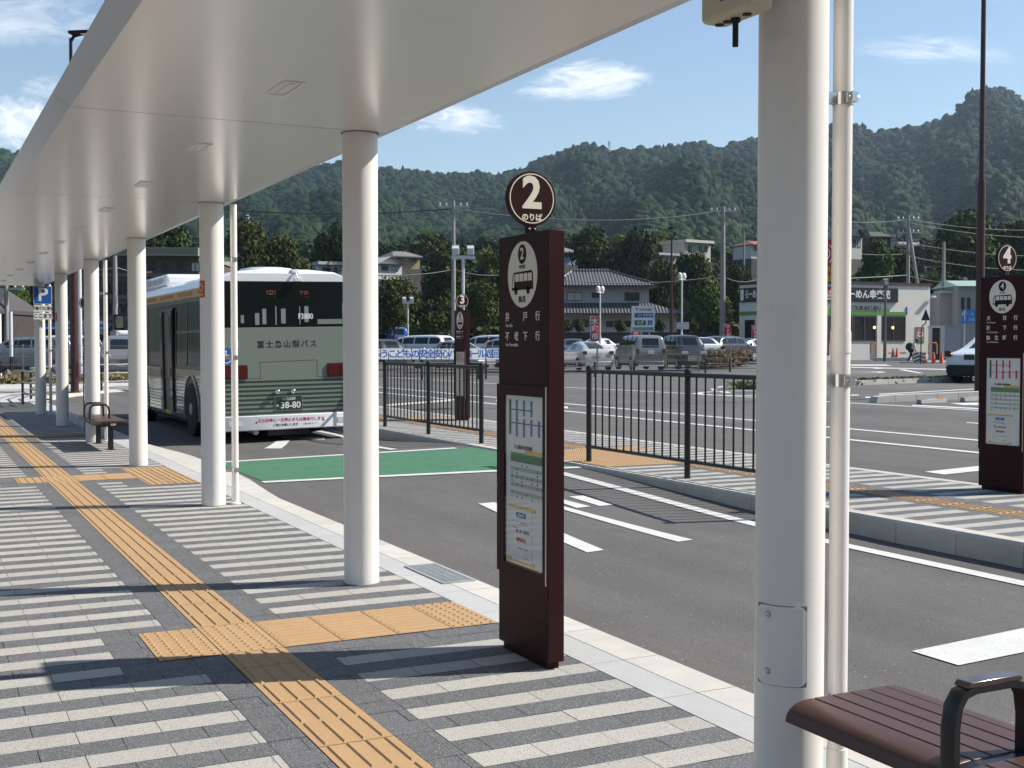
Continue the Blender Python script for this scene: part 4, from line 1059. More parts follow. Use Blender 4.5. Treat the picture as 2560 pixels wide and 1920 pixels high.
# floodlight masts
def flood(label, px, ytop, ybase, dist, col=None, two=True, sc=1.0, turn=0.0):
    p = spot(px, ybase, dist); s = m_per(dist); H = (ybase - ytop) * s / sc; t = thing('floodlight_mast', label, 'floodlight', p, -YAW + turn, 'floodlight masts'); t.scale = (sc, sc, sc); m = col or grey_steel; b = MB()
    b.tube([(0, 0, -.6), (0, 0, .9)], .11, 10); b.tube([(0, 0, .9), (0, 0, H - .45)], .075, 10); b.build('mast', m, t)
    xs_ = (-.36, .36) if two else (0,)
    b = MB(); b.box(-.55 if two else -.12, .55 if two else .12, -.07, .07, H - .55, H - .38); b.build('cross_arm', m, t, smooth=0)
    for x_ in xs_:
        b = MB(); b.prism([(-.18, H - .36), (.14, H - .32), (.10, H + .04), (-.02, H + .10), (-.16, H - .04)], lambda u, v, w: (x_ + w, u, v), -.16, .16); lm = b.build('lamp', m, t, smooth=0); b = MB(); b.box(x_ - .13, x_ + .13, -.19, -.175, H - .32, H - .10); b.build('lamp_glass', clear_lamp, lm, smooth=0)
    return t


fw_ = mat('white mast paint', (.62, .63, .64), .45)
flood('white twin floodlight mast beside the wooden pole, left of bus stop sign 2', 1158, 620, 870, 58, fw_); flood('small white twin floodlight mast in front of the dark trees, right of the second column', 1020, 745, 868, 78, fw_, sc=.66)
flood('white twin floodlight mast in front of the tiled house', 1500, 718, 862, 72, fw_, sc=.62, turn=.9); flood('white twin floodlight mast with a blank board, right of the tiled house', 1704, 685, 856, 74, fw_, sc=.66, turn=.9)
flood('dark grey single floodlight mast in front of the noodle restaurant', 2212, 700, 894, 80, mat('dark grey mast', (.12, .12, .12), .5), False)
flood('slim white mast seen between the fifth and sixth columns', 202, 500, 958, 49, fw_)
p = spot(1707, 823, 73.6); s = m_per(73.6); t = thing('back_board', 'blank grey back of a board on the floodlight mast right of the tiled house', 'sign board', p, -YAW); b = MB(); b.box(-15.5 * s, 15.5 * s, -.06, 0, 0, 18 * s); b.build('board', grey_steel, t, smooth=0); b = MB(); b.box(-16 * s, 16 * s, -.07, -.061, 8 * s, 9.2 * s); b.build('stiffener', fw_, t, smooth=0)

# utility poles
upole_m = mat('concrete pole', (.27, .265, .25), .8, var=.12, vscale=2); insul = mat('insulator', (.55, .55, .53), .3); wire_k = mat('cable', (.02, .02, .022), .6); wire_g = mat('grey cable', (.25, .25, .25), .6)


def upole(label, px, ytop, ybase, dist, r=.17, arms=1, lean=0.0):
    p = spot(px, ybase, dist); H = (ybase - ytop) * m_per(dist); t = thing('utility_pole', label, 'utility pole', p, -YAW, 'utility poles'); b = MB(); b.tube([(0, 0, -2), (lean, 0, H)], [r, r * .62], 12); b.build('pole', upole_m, t)
    for k in range(arms):
        z_ = H * (1 - .0) - .35 - 1.1 * k; b = MB(); b.box(lean - .95, lean + .95, -.05, .05, z_ - .05, z_ + .05); a = b.build('cross_arm', grey_steel, t, smooth=0)
        for x_ in (-.85, -.45, .45, .85): b = MB(); b.lathe([(.035, 0), (.07, .04), (.05, .10), (.07, .14), (.03, .2)], (lean + x_, 0, z_ + .05), 8); b.build('insulator', insul, a)
    return t


upole('tall utility pole with dark cable joints, just left of bus stop sign 2', 1134, 504, 862, 76, .17, 1)
upole('concrete utility pole standing right of the cream hillside house', 1806, 517, 852, 88, .24, 1)
upole('utility pole with crowded crossarms behind the restaurant roof', 2269, 540, 740, 104, .2, 3); upole('bare utility pole between the restaurant and the grey station building', 2357, 605, 835, 95, .19, 0)
upole('thin distant pole left of the cream hillside house', 1627, 571, 662, 165, .14, 1); upole('thin distant pole in front of the red roofed house', 1860, 560, 650, 165, .14, 1)
upole('utility pole in front of the brown building, left of the bus', 290, 640, 905, 62, .17, 0); upole('utility pole at the left edge of the picture', 18, 705, 908, 62, .17, 1)
p = spot(2306, 740, 103); t = thing('pole_strut', 'leaning strut that props the crowded utility pole behind the restaurant', 'pole strut', p, -YAW); b = MB(); b.tube([(0, 0, -1.5), (-34 * m_per(103), .2, 170 * m_per(103))], .13, 10); b.build('strut', upole_m, t)
p = spot(28, 905, 55); t = thing('marker_post', 'white post beside the utility pole at the left edge', 'post', p, -YAW); b = MB(); b.tube([(0, 0, -.4), (0, 0, .25)], .09, 12); b.build('foot', black_m, t); b = MB(); b.tube([(0, 0, .25), (0, 0, 2.3)], .085, 12); b.build('post', fw_, t)


def cable(label, pts, r=.02, m=None, sag=.3):
    """cable through photo points (px, py, distance)"""
    P = [spot(*q_) for q_ in pts]; path = []
    for a, c in zip(P[:-1], P[1:]):
        for k in range(10): u = k / 10; path.append(a + (c - a) * u - Vector((0, 0, sag * 4 * u * (1 - u))))
    path.append(P[-1]); o = Vector(P[0]); b = MB(); b.tube([q_ - o for q_ in path], r, 5, caps=False)
    return tag(b.build('cable', m or wire_k, loc=o), label, 'cable', 'overhead cables')


cable('upper dark cable crossing the mountain left of the second column', [(560, 524, 80), (1132, 522, 76)], .035); cable('upper dark cable crossing the mountain right of bus stop sign 2', [(1134, 522, 76), (1800, 528, 88)], .03, sag=.7)
cable('cable across the dark trees left of bus stop sign 2', [(940, 688, 70), (1134, 674, 76), (1250, 688, 80)], .035, sag=.15); cable('cable passing in front of the tiled house roof', [(1400, 700, 82), (1806, 690, 88), (1900, 696, 90)], .03, sag=.35)
cable('pale cable sloping over the restaurant to the right edge', [(1890, 700, 90), (2269, 688, 98), (2357, 705, 95), (2560, 722, 96)], .03, wire_g, sag=.1)
for k_, (a_, c_, e_) in enumerate(((548, 575, 'highest'), (556, 594, 'second'), (606, 640, 'third'), (640, 676, 'lowest'))): cable(f'{e_} of the wires running right from the crowded utility pole', [(2269, a_, 104), (2600, c_, 108)], .016, wire_g, sag=.3)
for a_, c_, e_ in ((552, 548, 'upper'), (628, 634, 'lower')): cable(f'{e_} wire running left from the crowded utility pole behind the white pipe', [(2100, a_, 100), (2269, c_, 104)], .016, wire_g, sag=.2)
cable('strand of wire in front of the brown building', [(200, 672, 64), (290, 668, 62), (380, 680, 62)], .02, insul, sag=.1)
b = MB()
lp3 = spot(1678, 862, 84); t = thing('lamp_post', 'distant brown lamp post standing right of the tiled house', 'lamp post', lp3, -YAW, 'tall brown lamp posts'); H = (862 - 600) * m_per(84); b.tube([(0, 0, -.5), (0, 0, H * .5)], .12, 10); b.tube([(0, 0, H * .5), (0, 0, H)], .07, 10); b.build('pole', brown_pole, t); b = MB(); b.box(-.38 * 1, .05, -.12, .12, H, H + .1); b.box(-14 * m_per(84), -.3, -.16, .16, H + .04, H + .14); b.build('lamp_head', brown_m, t, smooth=0)
# lattice pylon on the mountain
def pylon(label, px, ytop, ybase, dist):
    p = spot(px, ybase, dist); H = (ybase - ytop) * m_per(dist); w0, w1 = H * .13, H * .025; t = thing('pylon', label, 'pylon', p, -YAW); b = MB(); r = .16
    cor = lambda z_: [(sx * (w0 + (w1 - w0) * z_), sy * (w0 + (w1 - w0) * z_), z_ * H) for sx, sy in ((-1, -1), (1, -1), (1, 1), (-1, 1))]
    lv = [0, .25, .45, .6, .72, .82, .9, 1]
    for za_, zc_ in zip(lv[:-1], lv[1:]):
        A_, B_ = cor(za_), cor(zc_)
        for k in range(4): b.tube([A_[k], B_[k]], r, 4); b.tube([A_[k], B_[(k + 1) % 4]], r * .6, 4); b.tube([A_[(k + 1) % 4], B_[k]], r * .6, 4)
    b.build('lattice', grey_steel, t, smooth=0); b = MB()
    for z_ in (.72, .82, .92): b.tube([(-H * .12, 0, z_ * H), (H * .12, 0, z_ * H)], r, 4)
    b.build('cross_arms', grey_steel, t, smooth=0)


pylon('grey lattice pylon on the wooded slope above the bus', 619, 538, 600, 420)
pylon('tiny lattice mast on the mountain ridge above bus stop sign 2', 1523, 352, 384, 1080)

# ------------------------------------------------------------------ parking sign board and red banners
def board(label, px0, px1, y0, y1, dist, ybase):
    c_ = spot((px0 + px1) / 2, y1, dist); s = m_per(dist); w_, h_ = (px1 - px0) * s, (y1 - y0) * s; t = thing('parking_board', label, 'sign board', c_, -YAW); zz = lambda v: (1 - v) * h_
    b = MB(); b.box(-w_ / 2, w_ / 2, -.08, .08, 0, h_); b.build('board', white_s, t, smooth=0); b = MB()
    for x_ in (-.1, .35): b.tube([(x_, .0, -(ybase - y1) * s - .3), (x_, .0, 0)], .06, 8)
    b.build('legs', grey_steel, t)
    M_ = lambda x_, v: facing((0, -1, 0), (x_ * w_, -.086, zz(v))); Rc = lambda nm, a, c, v0, v1, m: plate([(a * w_, zz(v1)), (c * w_, zz(v1)), (c * w_, zz(v0)), (a * w_, zz(v0))], facing((0, -1, 0), (0, -.0805, 0)), .004).build(nm, m, t, smooth=0)
    text('ICHIYAMA', h_ * .13, mat('dark green print', (.02, .12, .05)), t, M_(.10, .15), sx=.82, bold=.004); b = MB(); mg = M_(-.28, .13); b.add([mg @ Vector((u * h_, v * h_, 0)) for u, v in ((-.06, .04), (.06, .05), (.0, -.06), (-.03, .0))], [(0, 1, 2, 3)]); b.build('mark', paper_g, t, smooth=0)
    bl = Rc('blue_panel', -.38, .46, .28, .46, blue_sign); text('くろがねや', h_ * .12, white_s, t, M_(.17, .37), bold=.004); Rc('white_panel', -.34, -.12, .31, .43, white_s)
    Rc('green_panel', -.38, .12, .57, .76, mat('green sign', (.02, .14, .06), .5)); text('←P', h_ * .19, white_s, t, M_(-.13, .665), bold=.006); Rc('blue_panel', .20, .40, .57, .76, blue_sign); wheelchair(t, M_(.30, .68), h_ * .16, white_s)
    Rc('teal_panel', -.46, .46, .84, .98, mat('teal sign', (.22, .40, .36), .5)); text('10:00~21:45まで営業', h_ * .085, grey_ink, t, M_(0, .91), bold=.002); return t


board('white ICHIYAMA parking board with blue and green panels in front of the tiled house', 1579, 1636, 765, 828, 70, 866)
flag_r = mat('red banner cloth', (.42, .025, .025), .7)


def nobori(label, px0, px1, y0, y1, dist, s_, ybase, vert=True):
    p = spot(px0, ybase, dist); s = m_per(dist); w_, zt, zb2 = (px1 - px0) * s, (ybase - y0) * s, (ybase - y1) * s; t = thing('banner', label, 'banner', p, -YAW, 'red banners on poles'); b = MB(); n = 10
    for k in range(n):
        z0_, z1_ = zt + (zb2 - zt) * k / n, zt + (zb2 - zt) * (k + 1) / n; wv = lambda z_, u: .05 * math.sin(z_ * 4 + u * 3)
        for j in range(3):
            u0, u1 = j / 3, (j + 1) / 3; b.quad(*[(u * w_, wv(z_, u), z_) for u, z_ in ((u0, z1_), (u1, z1_), (u1, z0_), (u0, z0_))])
    f = b.build('cloth', flag_r, t); b = MB(); b.tube([(-.02, 0, -.6), (-.02, 0, zt + .08)], .014, 6); b.tube([(-.02, 0, zt + .03), (w_, 0, zt + .01)], .01, 6); b.build('pole', fw_, t)
    step = (zt - zb2) / (len(s_) + .15)
    for k, ch in enumerate(s_): text(ch, min(step * .95, w_ * 1.05), white_s, f, facing((0, -1, 0), (w_ / 2, -.075, zt - step * (k + .6))), bold=.012)
    return t


nobori('red banner reading 水曜市 on a white pole left of the parking board', 1477, 1497, 793, 853, 69, '水曜市', 868); nobori('red banner half hidden under the parking board', 1578, 1598, 815, 843, 74, '曜市', 868)
nobori('red OPEN banner left of the restaurant', 1810, 1829, 811, 852, 84, 'OPEN', 868); nobori('red OPEN banner at the restaurant wall beside the nearest column', 1880, 1894, 815, 858, 82, 'OPEN', 872)
# hedge along the car park and the low planting in the square
def scrub(name, label_kind, pts, n, size, col, hgt, seed, isl_=.45):
    rg = np.random.default_rng(seed); V, Fc = [], []; m = mat(name + ' leaves', col, .8, isl=isl_, spec=.2); b = MB(); pts = [Vector(p) for p in pts]
    for _ in range(n):
        k = rg.integers(0, len(pts) - 1); u = rg.random(); p = pts[k] + (pts[k + 1] - pts[k]) * u; o = Vector((rg.normal(0, .28), rg.normal(0, .28), hgt * rg.random() ** .7)); a = Vector(rg.normal(0, 1, 3)).normalized(); c = a.orthogonal().normalized(); s_ = size * (.6 + rg.random()); q = p + o
        b.quad(q - a * s_ - c * s_ * .5, q + a * s_ - c * s_ * .5, q + a * s_ + c * s_ * .5, q - a * s_ + c * s_ * .5)
    return tag(b.build(name, m, smooth=0), kind='stuff')


hA, hB = spot(1765, 918, 66), spot(1850, 914, 70); scrub('brown_hedge', '', [hA, hB], 2200, .08, (.10, .065, .03), .9, 5)
scrub('dry_verge', '', [(-16, 49.9, .0), (9.5, 49.9, .0)], 4200, .07, (.13, .11, .045), .32, 6)
ia, ib = at(*z5(20, 215)), at(*z5(1010, 200)); kb1, kb2 = at(*z5(20, 240)), at(*z5(1030, 205))
# planted strip with its kerb stones, and the low kerb with rounded end
def kerb_line(name, a, c, w_, h_, round_end=True):
    b = MB(); d = (c - a); L_ = d.length; d = d.normalized(); n_ = Vector((-d.y, d.x, 0)); n = max(1, int(L_ / .6))
    for k in range(n):
        p, q = a + d * (L_ * k / n + .006), a + d * (L_ * (k + 1) / n - .006); e = .5 if round_end and k == 0 else 1
        b.add([p + Vector((0, 0, -.3)), q + Vector((0, 0, -.3)), q + n_ * w_ + Vector((0, 0, -.3)), p + n_ * w_ + Vector((0, 0, -.3)), p + n_ * .02 + d * (.12 if e < 1 else 0) + Vector((0, 0, h_ * (.85 if e < 1 else 1))), q + n_ * .02 + Vector((0, 0, h_)), q + n_ * (w_ - .02) + Vector((0, 0, h_)), p + n_ * (w_ - .02) + d * (.12 if e < 1 else 0) + Vector((0, 0, h_ * (.85 if e < 1 else 1)))],
              [(4, 5, 6, 7), (0, 1, 5, 4), (1, 2, 6, 5), (2, 3, 7, 6), (3, 0, 4, 7)])
    return tag(b.build(name, kerb_m, smooth=0), kind='structure')


dk1 = (kb2 - kb1).normalized(); kerb_line('planting_kerb', kb1 - dk1 * 2.5, kb2, .14, .16, False)
bn = Vector((-dk1.y, dk1.x, 0)); scrub('low_planting', '', [kb1 - dk1 * 2.5 + bn * .75, kb2 + bn * .75], 6500, .05, (.085, .095, .03), .16, 8, .5)
b = MB(); b.add([kb1 - dk1 * 2.5 + bn * .1 + Vector((0, 0, .10)), kb2 + bn * .1 + Vector((0, 0, .10)), kb2 + bn * 1.5 + Vector((0, 0, .10)), kb1 - dk1 * 2.5 + bn * 1.5 + Vector((0, 0, .10))], [(0, 1, 2, 3)]); tag(b.build('planting_soil', mat('soil', (.07, .05, .035), .95), smooth=0), kind='structure')
ka, kc = at(*z5(345, 352)), at(*z5(1150, 318)); kerb_line('divider_kerb', ka, ka + (kc - ka) * 1.8, .30, .16)
g1, g2 = spot(2254, 910, 74), spot(2390, 912.5, 74); kerb_line('square_kerb', g1, g2, .4, .14, False); g1, g2 = spot(2190, 899, 82), spot(2270, 898, 82); kerb_line('square_kerb', g1, g2, .6, .12, False)
stop_m = mat('wheel stop concrete', (.30, .30, .29), .8); refl_m = mat('amber reflector', (.7, .25, .03), .3)
for (u, v), lab in (((655, 362), 'grey wheel stop with amber reflectors, the one farther from bus stop sign 4'), ((955, 346), 'grey wheel stop with amber reflectors beside bus stop sign 4')):
    p = at(*z5(u, v)); q = at(*z5(u + 178, v - 14)); d = (q - p); L_ = d.length; t = thing('wheel_stop', lab, 'wheel stop', (p + q) / 2, math.atan2(d.y, d.x), 'concrete wheel stops'); b = MB()
    b.prism([(-.07, 0), (.07, 0), (.05, .1), (-.05, .1)], lambda x_, y_, w: (w, x_, y_), -L_ / 2, L_ / 2); b.build('block', stop_m, t, bevel=.01)
    for s in (-.32, .32): b = MB(); b.box(s * L_ - .06, s * L_ + .06, -.052, -.045, .085, .112); b.box(s * L_ - .06, s * L_ + .06, -.045, .02, .101, .112); b.build('reflector', refl_m, t, smooth=0)
# ------------------------------------------------------------------ cars
car_glass = mat('car window glass', (.008, .010, .012), .05, spec=.45)


def paint(n, c, metal=.0): return mat(n, c, .28, metal=metal, coat=.8)


PROF = {  # (position from the rear 0..1, roof height, half width of the roof, is the top between this and the next station glass?)
    'van': [(0, .40, .92, 0), (.004, .56, .90, 0), (.012, .60, .89, 1), (.05, .965, .80, 0), (.13, 1.0, .78, 0), (.60, .99, .78, 0), (.70, .93, .79, 1), (.88, .60, .86, 0), (.965, .50, .84, 0), (1, .38, .76, 0)],
    'box': [(0, .36, .93, 0), (.004, .55, .92, 0), (.01, .57, .92, 1), (.035, .955, .85, 0), (.09, 1.0, .83, 0), (.66, 1.0, .83, 0), (.74, .955, .84, 1), (.86, .62, .90, 0), (.975, .55, .88, 0), (1, .36, .82, 0)],
    'hatch': [(0, .40, .90, 0), (.012, .67, .86, 0), (.05, .72, .80, 1), (.20, .89, .72, 1), (.34, .975, .68, 0), (.44, 1.0, .67, 0), (.54, .985, .68, 1), (.70, .80, .76, 1), (.80, .68, .80, 0), (.95, .54, .78, 0), (1, .38, .68, 0)],
    'sedan': [(0, .42, .88, 0), (.01, .64, .87, 0), (.19, .66, .86, 1), (.32, .97, .70, 0), (.40, 1.0, .68, 0), (.55, .98, .69, 1), (.70, .66, .82, 0), (.95, .55, .80, 0), (1, .38, .74, 0)],
    'suv': [(0, .42, .91, 0), (.01, .58, .90, 0), (.03, .62, .88, 1), (.11, .95, .76, 0), (.22, 1.0, .74, 0), (.55, .985, .75, 0), (.60, .96, .75, 1), (.75, .64, .85, 0), (.95, .56, .83, 0), (1, .40, .76, 0)]}


def weld(me):
    import bmesh
    w = bmesh.new(); w.from_mesh(me); bmesh.ops.remove_doubles(w, verts=w.verts, dist=1e-4); w.to_mesh(me); w.free()


def car(name, label, kind, L, Wd, H, paint_m, loc, az, group='cars in the car park', plate_m=None, belt=.645, lower=None, roof=None, rear_band=None):
    """car at loc, heading az degrees clockwise from +Y"""
    t = thing(name, label, 'car', loc, -R(az), group); hw = Wd / 2; b = MB(); prof = PROF[kind]; rings = []; zb = belt * H
    for p, h, wr, _ in prof:
        y_ = -L / 2 + p * L; zt = h * H; e = 1 - .10 * max(0, 1 - p / .03) ** 2 - .16 * max(0, 1 - (1 - p) / .05) ** 2; wl = hw * e; z1 = min(zb, zt - .03); wt = hw * wr * (e if h < .7 else 1)
        zs1 = max(z1 + .01, zt - .07); ring = [(-wl * .90, .20), (-wl * .985, .30), (-wl, .52 * zb), (-wl * .985, z1 - .02), (-wl * .97, z1), (-wt - (.0), zs1), (-wt + .10, zt)]
        rings.append([(x_, y_, z_) for x_, z_ in ring] + [(-x_, y_, z_) for x_, z_ in ring[::-1]])
    n = 14
    for i in range(len(rings) - 1):
        tall = min(prof[i][1], prof[i + 1][1]) > belt + .22; lean = prof[i][3]
        for j in range(n):
            jj = (j + 1) % n; m = 0
            if j in (0, 12, 13): m = 1 if j != 13 else 3
            if lower is not None and j in (1, 11): m = 3
            if j in (4, 8): m = 2 if (tall or (max(prof[i][1], prof[i + 1][1]) > belt + .2)) and not lean else 0
            if lean and j in (6,): m = 2
            b.add([rings[i][j], rings[i][jj], rings[i + 1][jj], rings[i + 1][j]], [(0, 3, 2, 1)], m)
    b.add(rings[0], [tuple(range(n))], 0); b.add(rings[-1], [tuple(range(n - 1, -1, -1))], 0)
    body = b.build('body', [paint_m, black_rub, car_glass, lower or black_rub], t, smooth=38); weld(body.data); sb_ = body.modifiers.new('sub', 'SUBSURF'); sb_.levels = sb_.render_levels = 2; body.data.polygons.foreach_set('use_smooth', [True] * len(body.data.polygons))
    for e_ in body.data.edges: e_.use_edge_sharp = False
    ys_ = -L / 2
    def yat(p): return ys_ + p * L
    def roof_at(p):
        for a, c in zip(prof[:-1], prof[1:]):
            if a[0] <= p <= c[0]: u = (p - a[0]) / (c[0] - a[0]); return (a[1] + (c[1] - a[1]) * u) * H, (a[2] + (c[2] - a[2]) * u) * hw
        return H, hw
    for s in (-1, 1):                                               # door pillars and roof rails
        for p in ([.22, .44, .62] if kind in ('van', 'box', 'suv') else [.36, .52]):
            zt, wt = roof_at(p); b = MB(); zz0, zz1 = zb - .01, zt - .06; x0, x1 = hw * .975, wt + .005
            b.add([(s * x0, yat(p) - .035, zz0), (s * x0, yat(p) + .035, zz0), (s * x1, yat(p) + .035, zz1), (s * x1, yat(p) - .035, zz1), (s * (x0 + .008), yat(p) - .035, zz0), (s * (x0 + .008), yat(p) + .035, zz0), (s * (x1 + .008), yat(p) + .035, zz1), (s * (x1 + .008), yat(p) - .035, zz1)], [(0, 1, 2, 3), (4, 5, 6, 7), (0, 4, 7, 3), (1, 2, 6, 5), (3, 7, 6, 2), (0, 1, 5, 4)]); b.build('pillar', paint_m if kind != 'box' else black_rub, t, smooth=0)
        b = MB(); b.box(s * hw * 1.0 - .01, s * hw * 1.0 + .01, yat(.40), yat(.44), zb * .80, zb * .84); b.build('door_handle', chrome, t, smooth=0)
        b = MB(); b.box(s * (hw + .02) - .01, s * (hw + .02) + .15 * s, yat(.69), yat(.69) + .1, zb - .02, zb + .13) if s > 0 else b.box(-hw - .17, -hw - .01, yat(.69), yat(.69) + .1, zb - .02, zb + .13); b.build('wing_mirror', paint_m, t, bevel=.03)
        wr_ = .31 if H < 1.7 else .32
        for p in (.175, .81):
            b = MB(); y_ = yat(p); b.prism([(y_ + (wr_ + .06) * math.cos(a * math.pi / 10), wr_ + (wr_ + .06) * math.sin(a * math.pi / 10)) for a in range(-1, 12)], lambda u, v, w: (s * w, u, v), hw - .12, hw + .004); b.build('wheel_arch', black_rub, t, smooth=0)
            b = MB(); b.lathe([(wr_ * .6, -.1), (wr_, -.09), (wr_, .09), (wr_ * .62, .1)], (s * (hw - .085), y_, wr_), 20, ax='x'); ty = b.build('tyre', tyre_m, t); b = MB(); xo = s * (hw + .012)
            for k in range(5):
                a = k * 2 * math.pi / 5; b.quad(*[(xo, y_ + r_ * math.cos(a + o_), wr_ + r_ * math.sin(a + o_)) for r_, o_ in ((.05, -.6), (wr_ * .62, -.22), (wr_ * .62, .22), (.05, .6))])
            b.lathe([(wr_ * .62, -.01), (wr_ * .66, .004), (wr_ * .6, .01)], (xo, y_, wr_), 20, ax='x'); b.build('rim', rim_m, ty, smooth=0)
        # lamps
        hl_ = (.50 if kind in ('hatch', 'sedan') else .47) * H; yf = yat(.985); b = MB(); b.prism(rrect(.36, .15, .05, 3, s * (hw * .68), hl_), lambda u, v, w: (u, w, v), yat(.95), yat(.995) + .006); b.build('headlight', clear_lamp, t, bevel=.01)
        tz = (.60 if kind in ('hatch', 'sedan') else .52) * H; tw, th_ = (.16, .30) if kind in ('van', 'box', 'suv') else (.22, .18)
        b = MB(); b.prism(rrect(tw, th_, .04, 3, s * (hw * .82), tz), lambda u, v, w: (u, w, v), yat(0) - .012, yat(.03)); b.build('tail_light', red_lamp, t, bevel=.01)
    for nm, sgn, y_, z_ in (('front_number_plate', 1, yat(1) + .012, .42), ('rear_number_plate', -1, yat(0) - .012, .62 * zb + .2)):
        b = MB(); b.box(-.165, .165, min(y_, y_ - sgn * .02), max(y_, y_ - sgn * .02), z_ - .083, z_ + .083); b.build(nm, plate_m or plate_w, t, smooth=0)
    b = MB(); b.box(-hw * .82, hw * .82, yat(0) - .035, yat(.02), .22, .46 if lower is None else .56); b.build('rear_bumper', lower or paint_m, t, bevel=.03); b = MB(); b.box(-hw * .76, hw * .76, yat(.985), yat(1) + .03, .24, .44); b.build('front_bumper', lower or paint_m, t, bevel=.03)
    b = MB(); b.box(-hw * .5, hw * .5, yat(1) - .02, yat(1) + .008, .45, .36 * H + .06)
    for k in range(3): b.box(-hw * .5, hw * .5, yat(1) + .008, yat(1) + .016, .47 + .05 * k, .485 + .05 * k)
    b.build('grille', chrome if kind in ('box', 'van') else black_rub, t, smooth=0)
    if rear_band is not None: b = MB(); b.box(-hw * .8, hw * .8, yat(0) - .04, yat(0), .20, .27); b.build('rear_skirt', rear_band, t, bevel=.01)
    b = MB(); b.tube([(0, yat(.12), H * .99), (0, yat(.10), H + .13)], .01, 5); b.build('aerial', black_rub, t); return t


pearl = paint('pearl white car paint', (.50, .49, .46)); silver = paint('silver car paint', (.42, .43, .44), .35); grey_p = paint('grey car paint', (.20, .205, .21), .3); blk_p = paint('black car paint', (.012, .012, .014)); white_p = paint('white car paint', (.72, .73, .74)); navy = paint('dark blue grey car paint', (.05, .065, .09), .3); blue_p = paint('blue car paint', (.05, .16, .38), .2); sblue = paint('silver blue car paint', (.14, .17, .22), .3); dkg = paint('dark grey car paint', (.05, .052, .056), .3)
B = lambda px, py, d: spot(px, py, d)
car('parked_car', 'pearl white hatchback seen from behind beside bus stop sign 2', 'hatch', 4.45, 1.75, 1.49, pearl, B(1462, 924, 63), 12)
car('parked_car', 'grey boxy minivan with a white lower edge, left of the black kei van', 'box', 3.9, 1.70, 1.82, grey_p, B(1598, 924, 63), 15, rear_band=white_p)
car('parked_car', 'black kei van facing the camera with a yellow number plate', 'box', 3.4, 1.48, 1.82, blk_p, B(1708, 922, 64), 195, plate_m=plate_y)
car('parked_car', 'white hatchback partly hidden behind the black kei van', 'hatch', 4.3, 1.72, 1.55, white_p, B(1752, 908, 71), 20)
car('parked_car', 'dark grey estate car behind the brown hedge, its tail to the left', 'suv', 4.5, 1.75, 1.58, dkg, B(1822, 905, 72), 72); car('parked_car', 'dark blue car beyond the dark grey estate car', 'hatch', 4.2, 1.7, 1.5, navy, B(1880, 902, 78), 80)
car('parked_car', 'dark blue low car behind the pearl white hatchback', 'sedan', 4.6, 1.75, 1.46, navy, B(1432, 904, 76), 30); car('parked_car', 'small white car behind the pearl white hatchback and the red banner', 'hatch', 4.0, 1.7, 1.5, white_p, B(1502, 897, 86), 60)
car('parked_car', 'silver sedan behind the blue lettered sheets, its nose to the left', 'sedan', 4.6, 1.76, 1.47, silver, B(1126, 922, 61), -28); car('parked_car', 'white estate wagon with a rear spoiler behind the silver sedan', 'van', 4.6, 1.75, 1.72, white_p, B(1046, 911, 70), -32)
car('parked_car', 'dark car with a tall red tail lamp at the left end of the lettered sheets', 'suv', 4.2, 1.72, 1.52, dkg, B(936, 914, 68), -12); car('parked_car', 'small blue kei van on higher ground in front of the dark trees', 'van', 3.4, 1.47, 1.88, blue_p, B(992, 874, 100), 12)
car('parked_car', 'white car right of bus stop sign 3 with its windscreen to the left', 'van', 4.5, 1.74, 1.66, white_p, B(1228, 910, 68), -30); car('parked_car', 'silver car nearest the mesh fence, half hidden by bus stop sign 2', 'van', 4.4, 1.74, 1.60, silver, B(1275, 921, 62), -26); car('parked_car', 'white low car far behind bus stop sign 3', 'sedan', 4.5, 1.72, 1.45, white_p, B(1190, 896, 84), -60)
car('parked_car', 'silver blue van side on at the left edge, behind the mesh fence', 'van', 4.3, 1.72, 1.75, sblue, B(70, 934, 56.5), -78); car('parked_car', 'white van with red tail lamp seen between the sixth and seventh columns', 'van', 4.2, 1.70, 1.78, white_p, B(146, 926, 60), -70)
car('parked_car', 'grey minivan facing the camera between the fifth and fourth columns', 'van', 4.6, 1.75, 1.85, grey_p, B(300, 936, 56), 188); t = car('parked_car', 'white car with a round roof box behind the grey minivan', 'suv', 4.5, 1.75, 1.62, white_p, B(306, 914, 68), 175)
b = MB(); b.box(-.45, .45, -1.0, .8, 1.68, 1.98); b.build('roof_box', white_p, t, bevel=.12, seg=4)
for k, (px, py, d, m_, h_, kind_, lb) in enumerate(((380, 915, 66, white_p, 20, 'van', 'white van reflected in the bus windows, hidden behind the bus'), (470, 915, 66, pearl, 10, 'hatch', 'pale hatchback hidden behind the bus'))): pass
tx = at(2471, 955); taxi = car('taxi', 'white and black taxi seen from behind, cut off by bus stop sign 4', 'sedan', 4.69, 1.70, 1.52, white_p, (tx.x + .9, tx.y + .3, tx.z), 72, 'cars on the square', plate_m=plate_g, lower=black_rub)

# ------------------------------------------------------------------ people
skin_m = mat('skin', (.42, .25, .17), .55); shirt_m = mat('white shirt', (.70, .70, .69), .8); trous = mat('black trousers', (.016, .016, .018), .85); hair_m = mat('black hair', (.010, .009, .009), .6); bag_m = mat('black backpack cloth', (.014, .014, .016), .8); shoe_m = mat('dark shoe', (.02, .02, .02), .6)


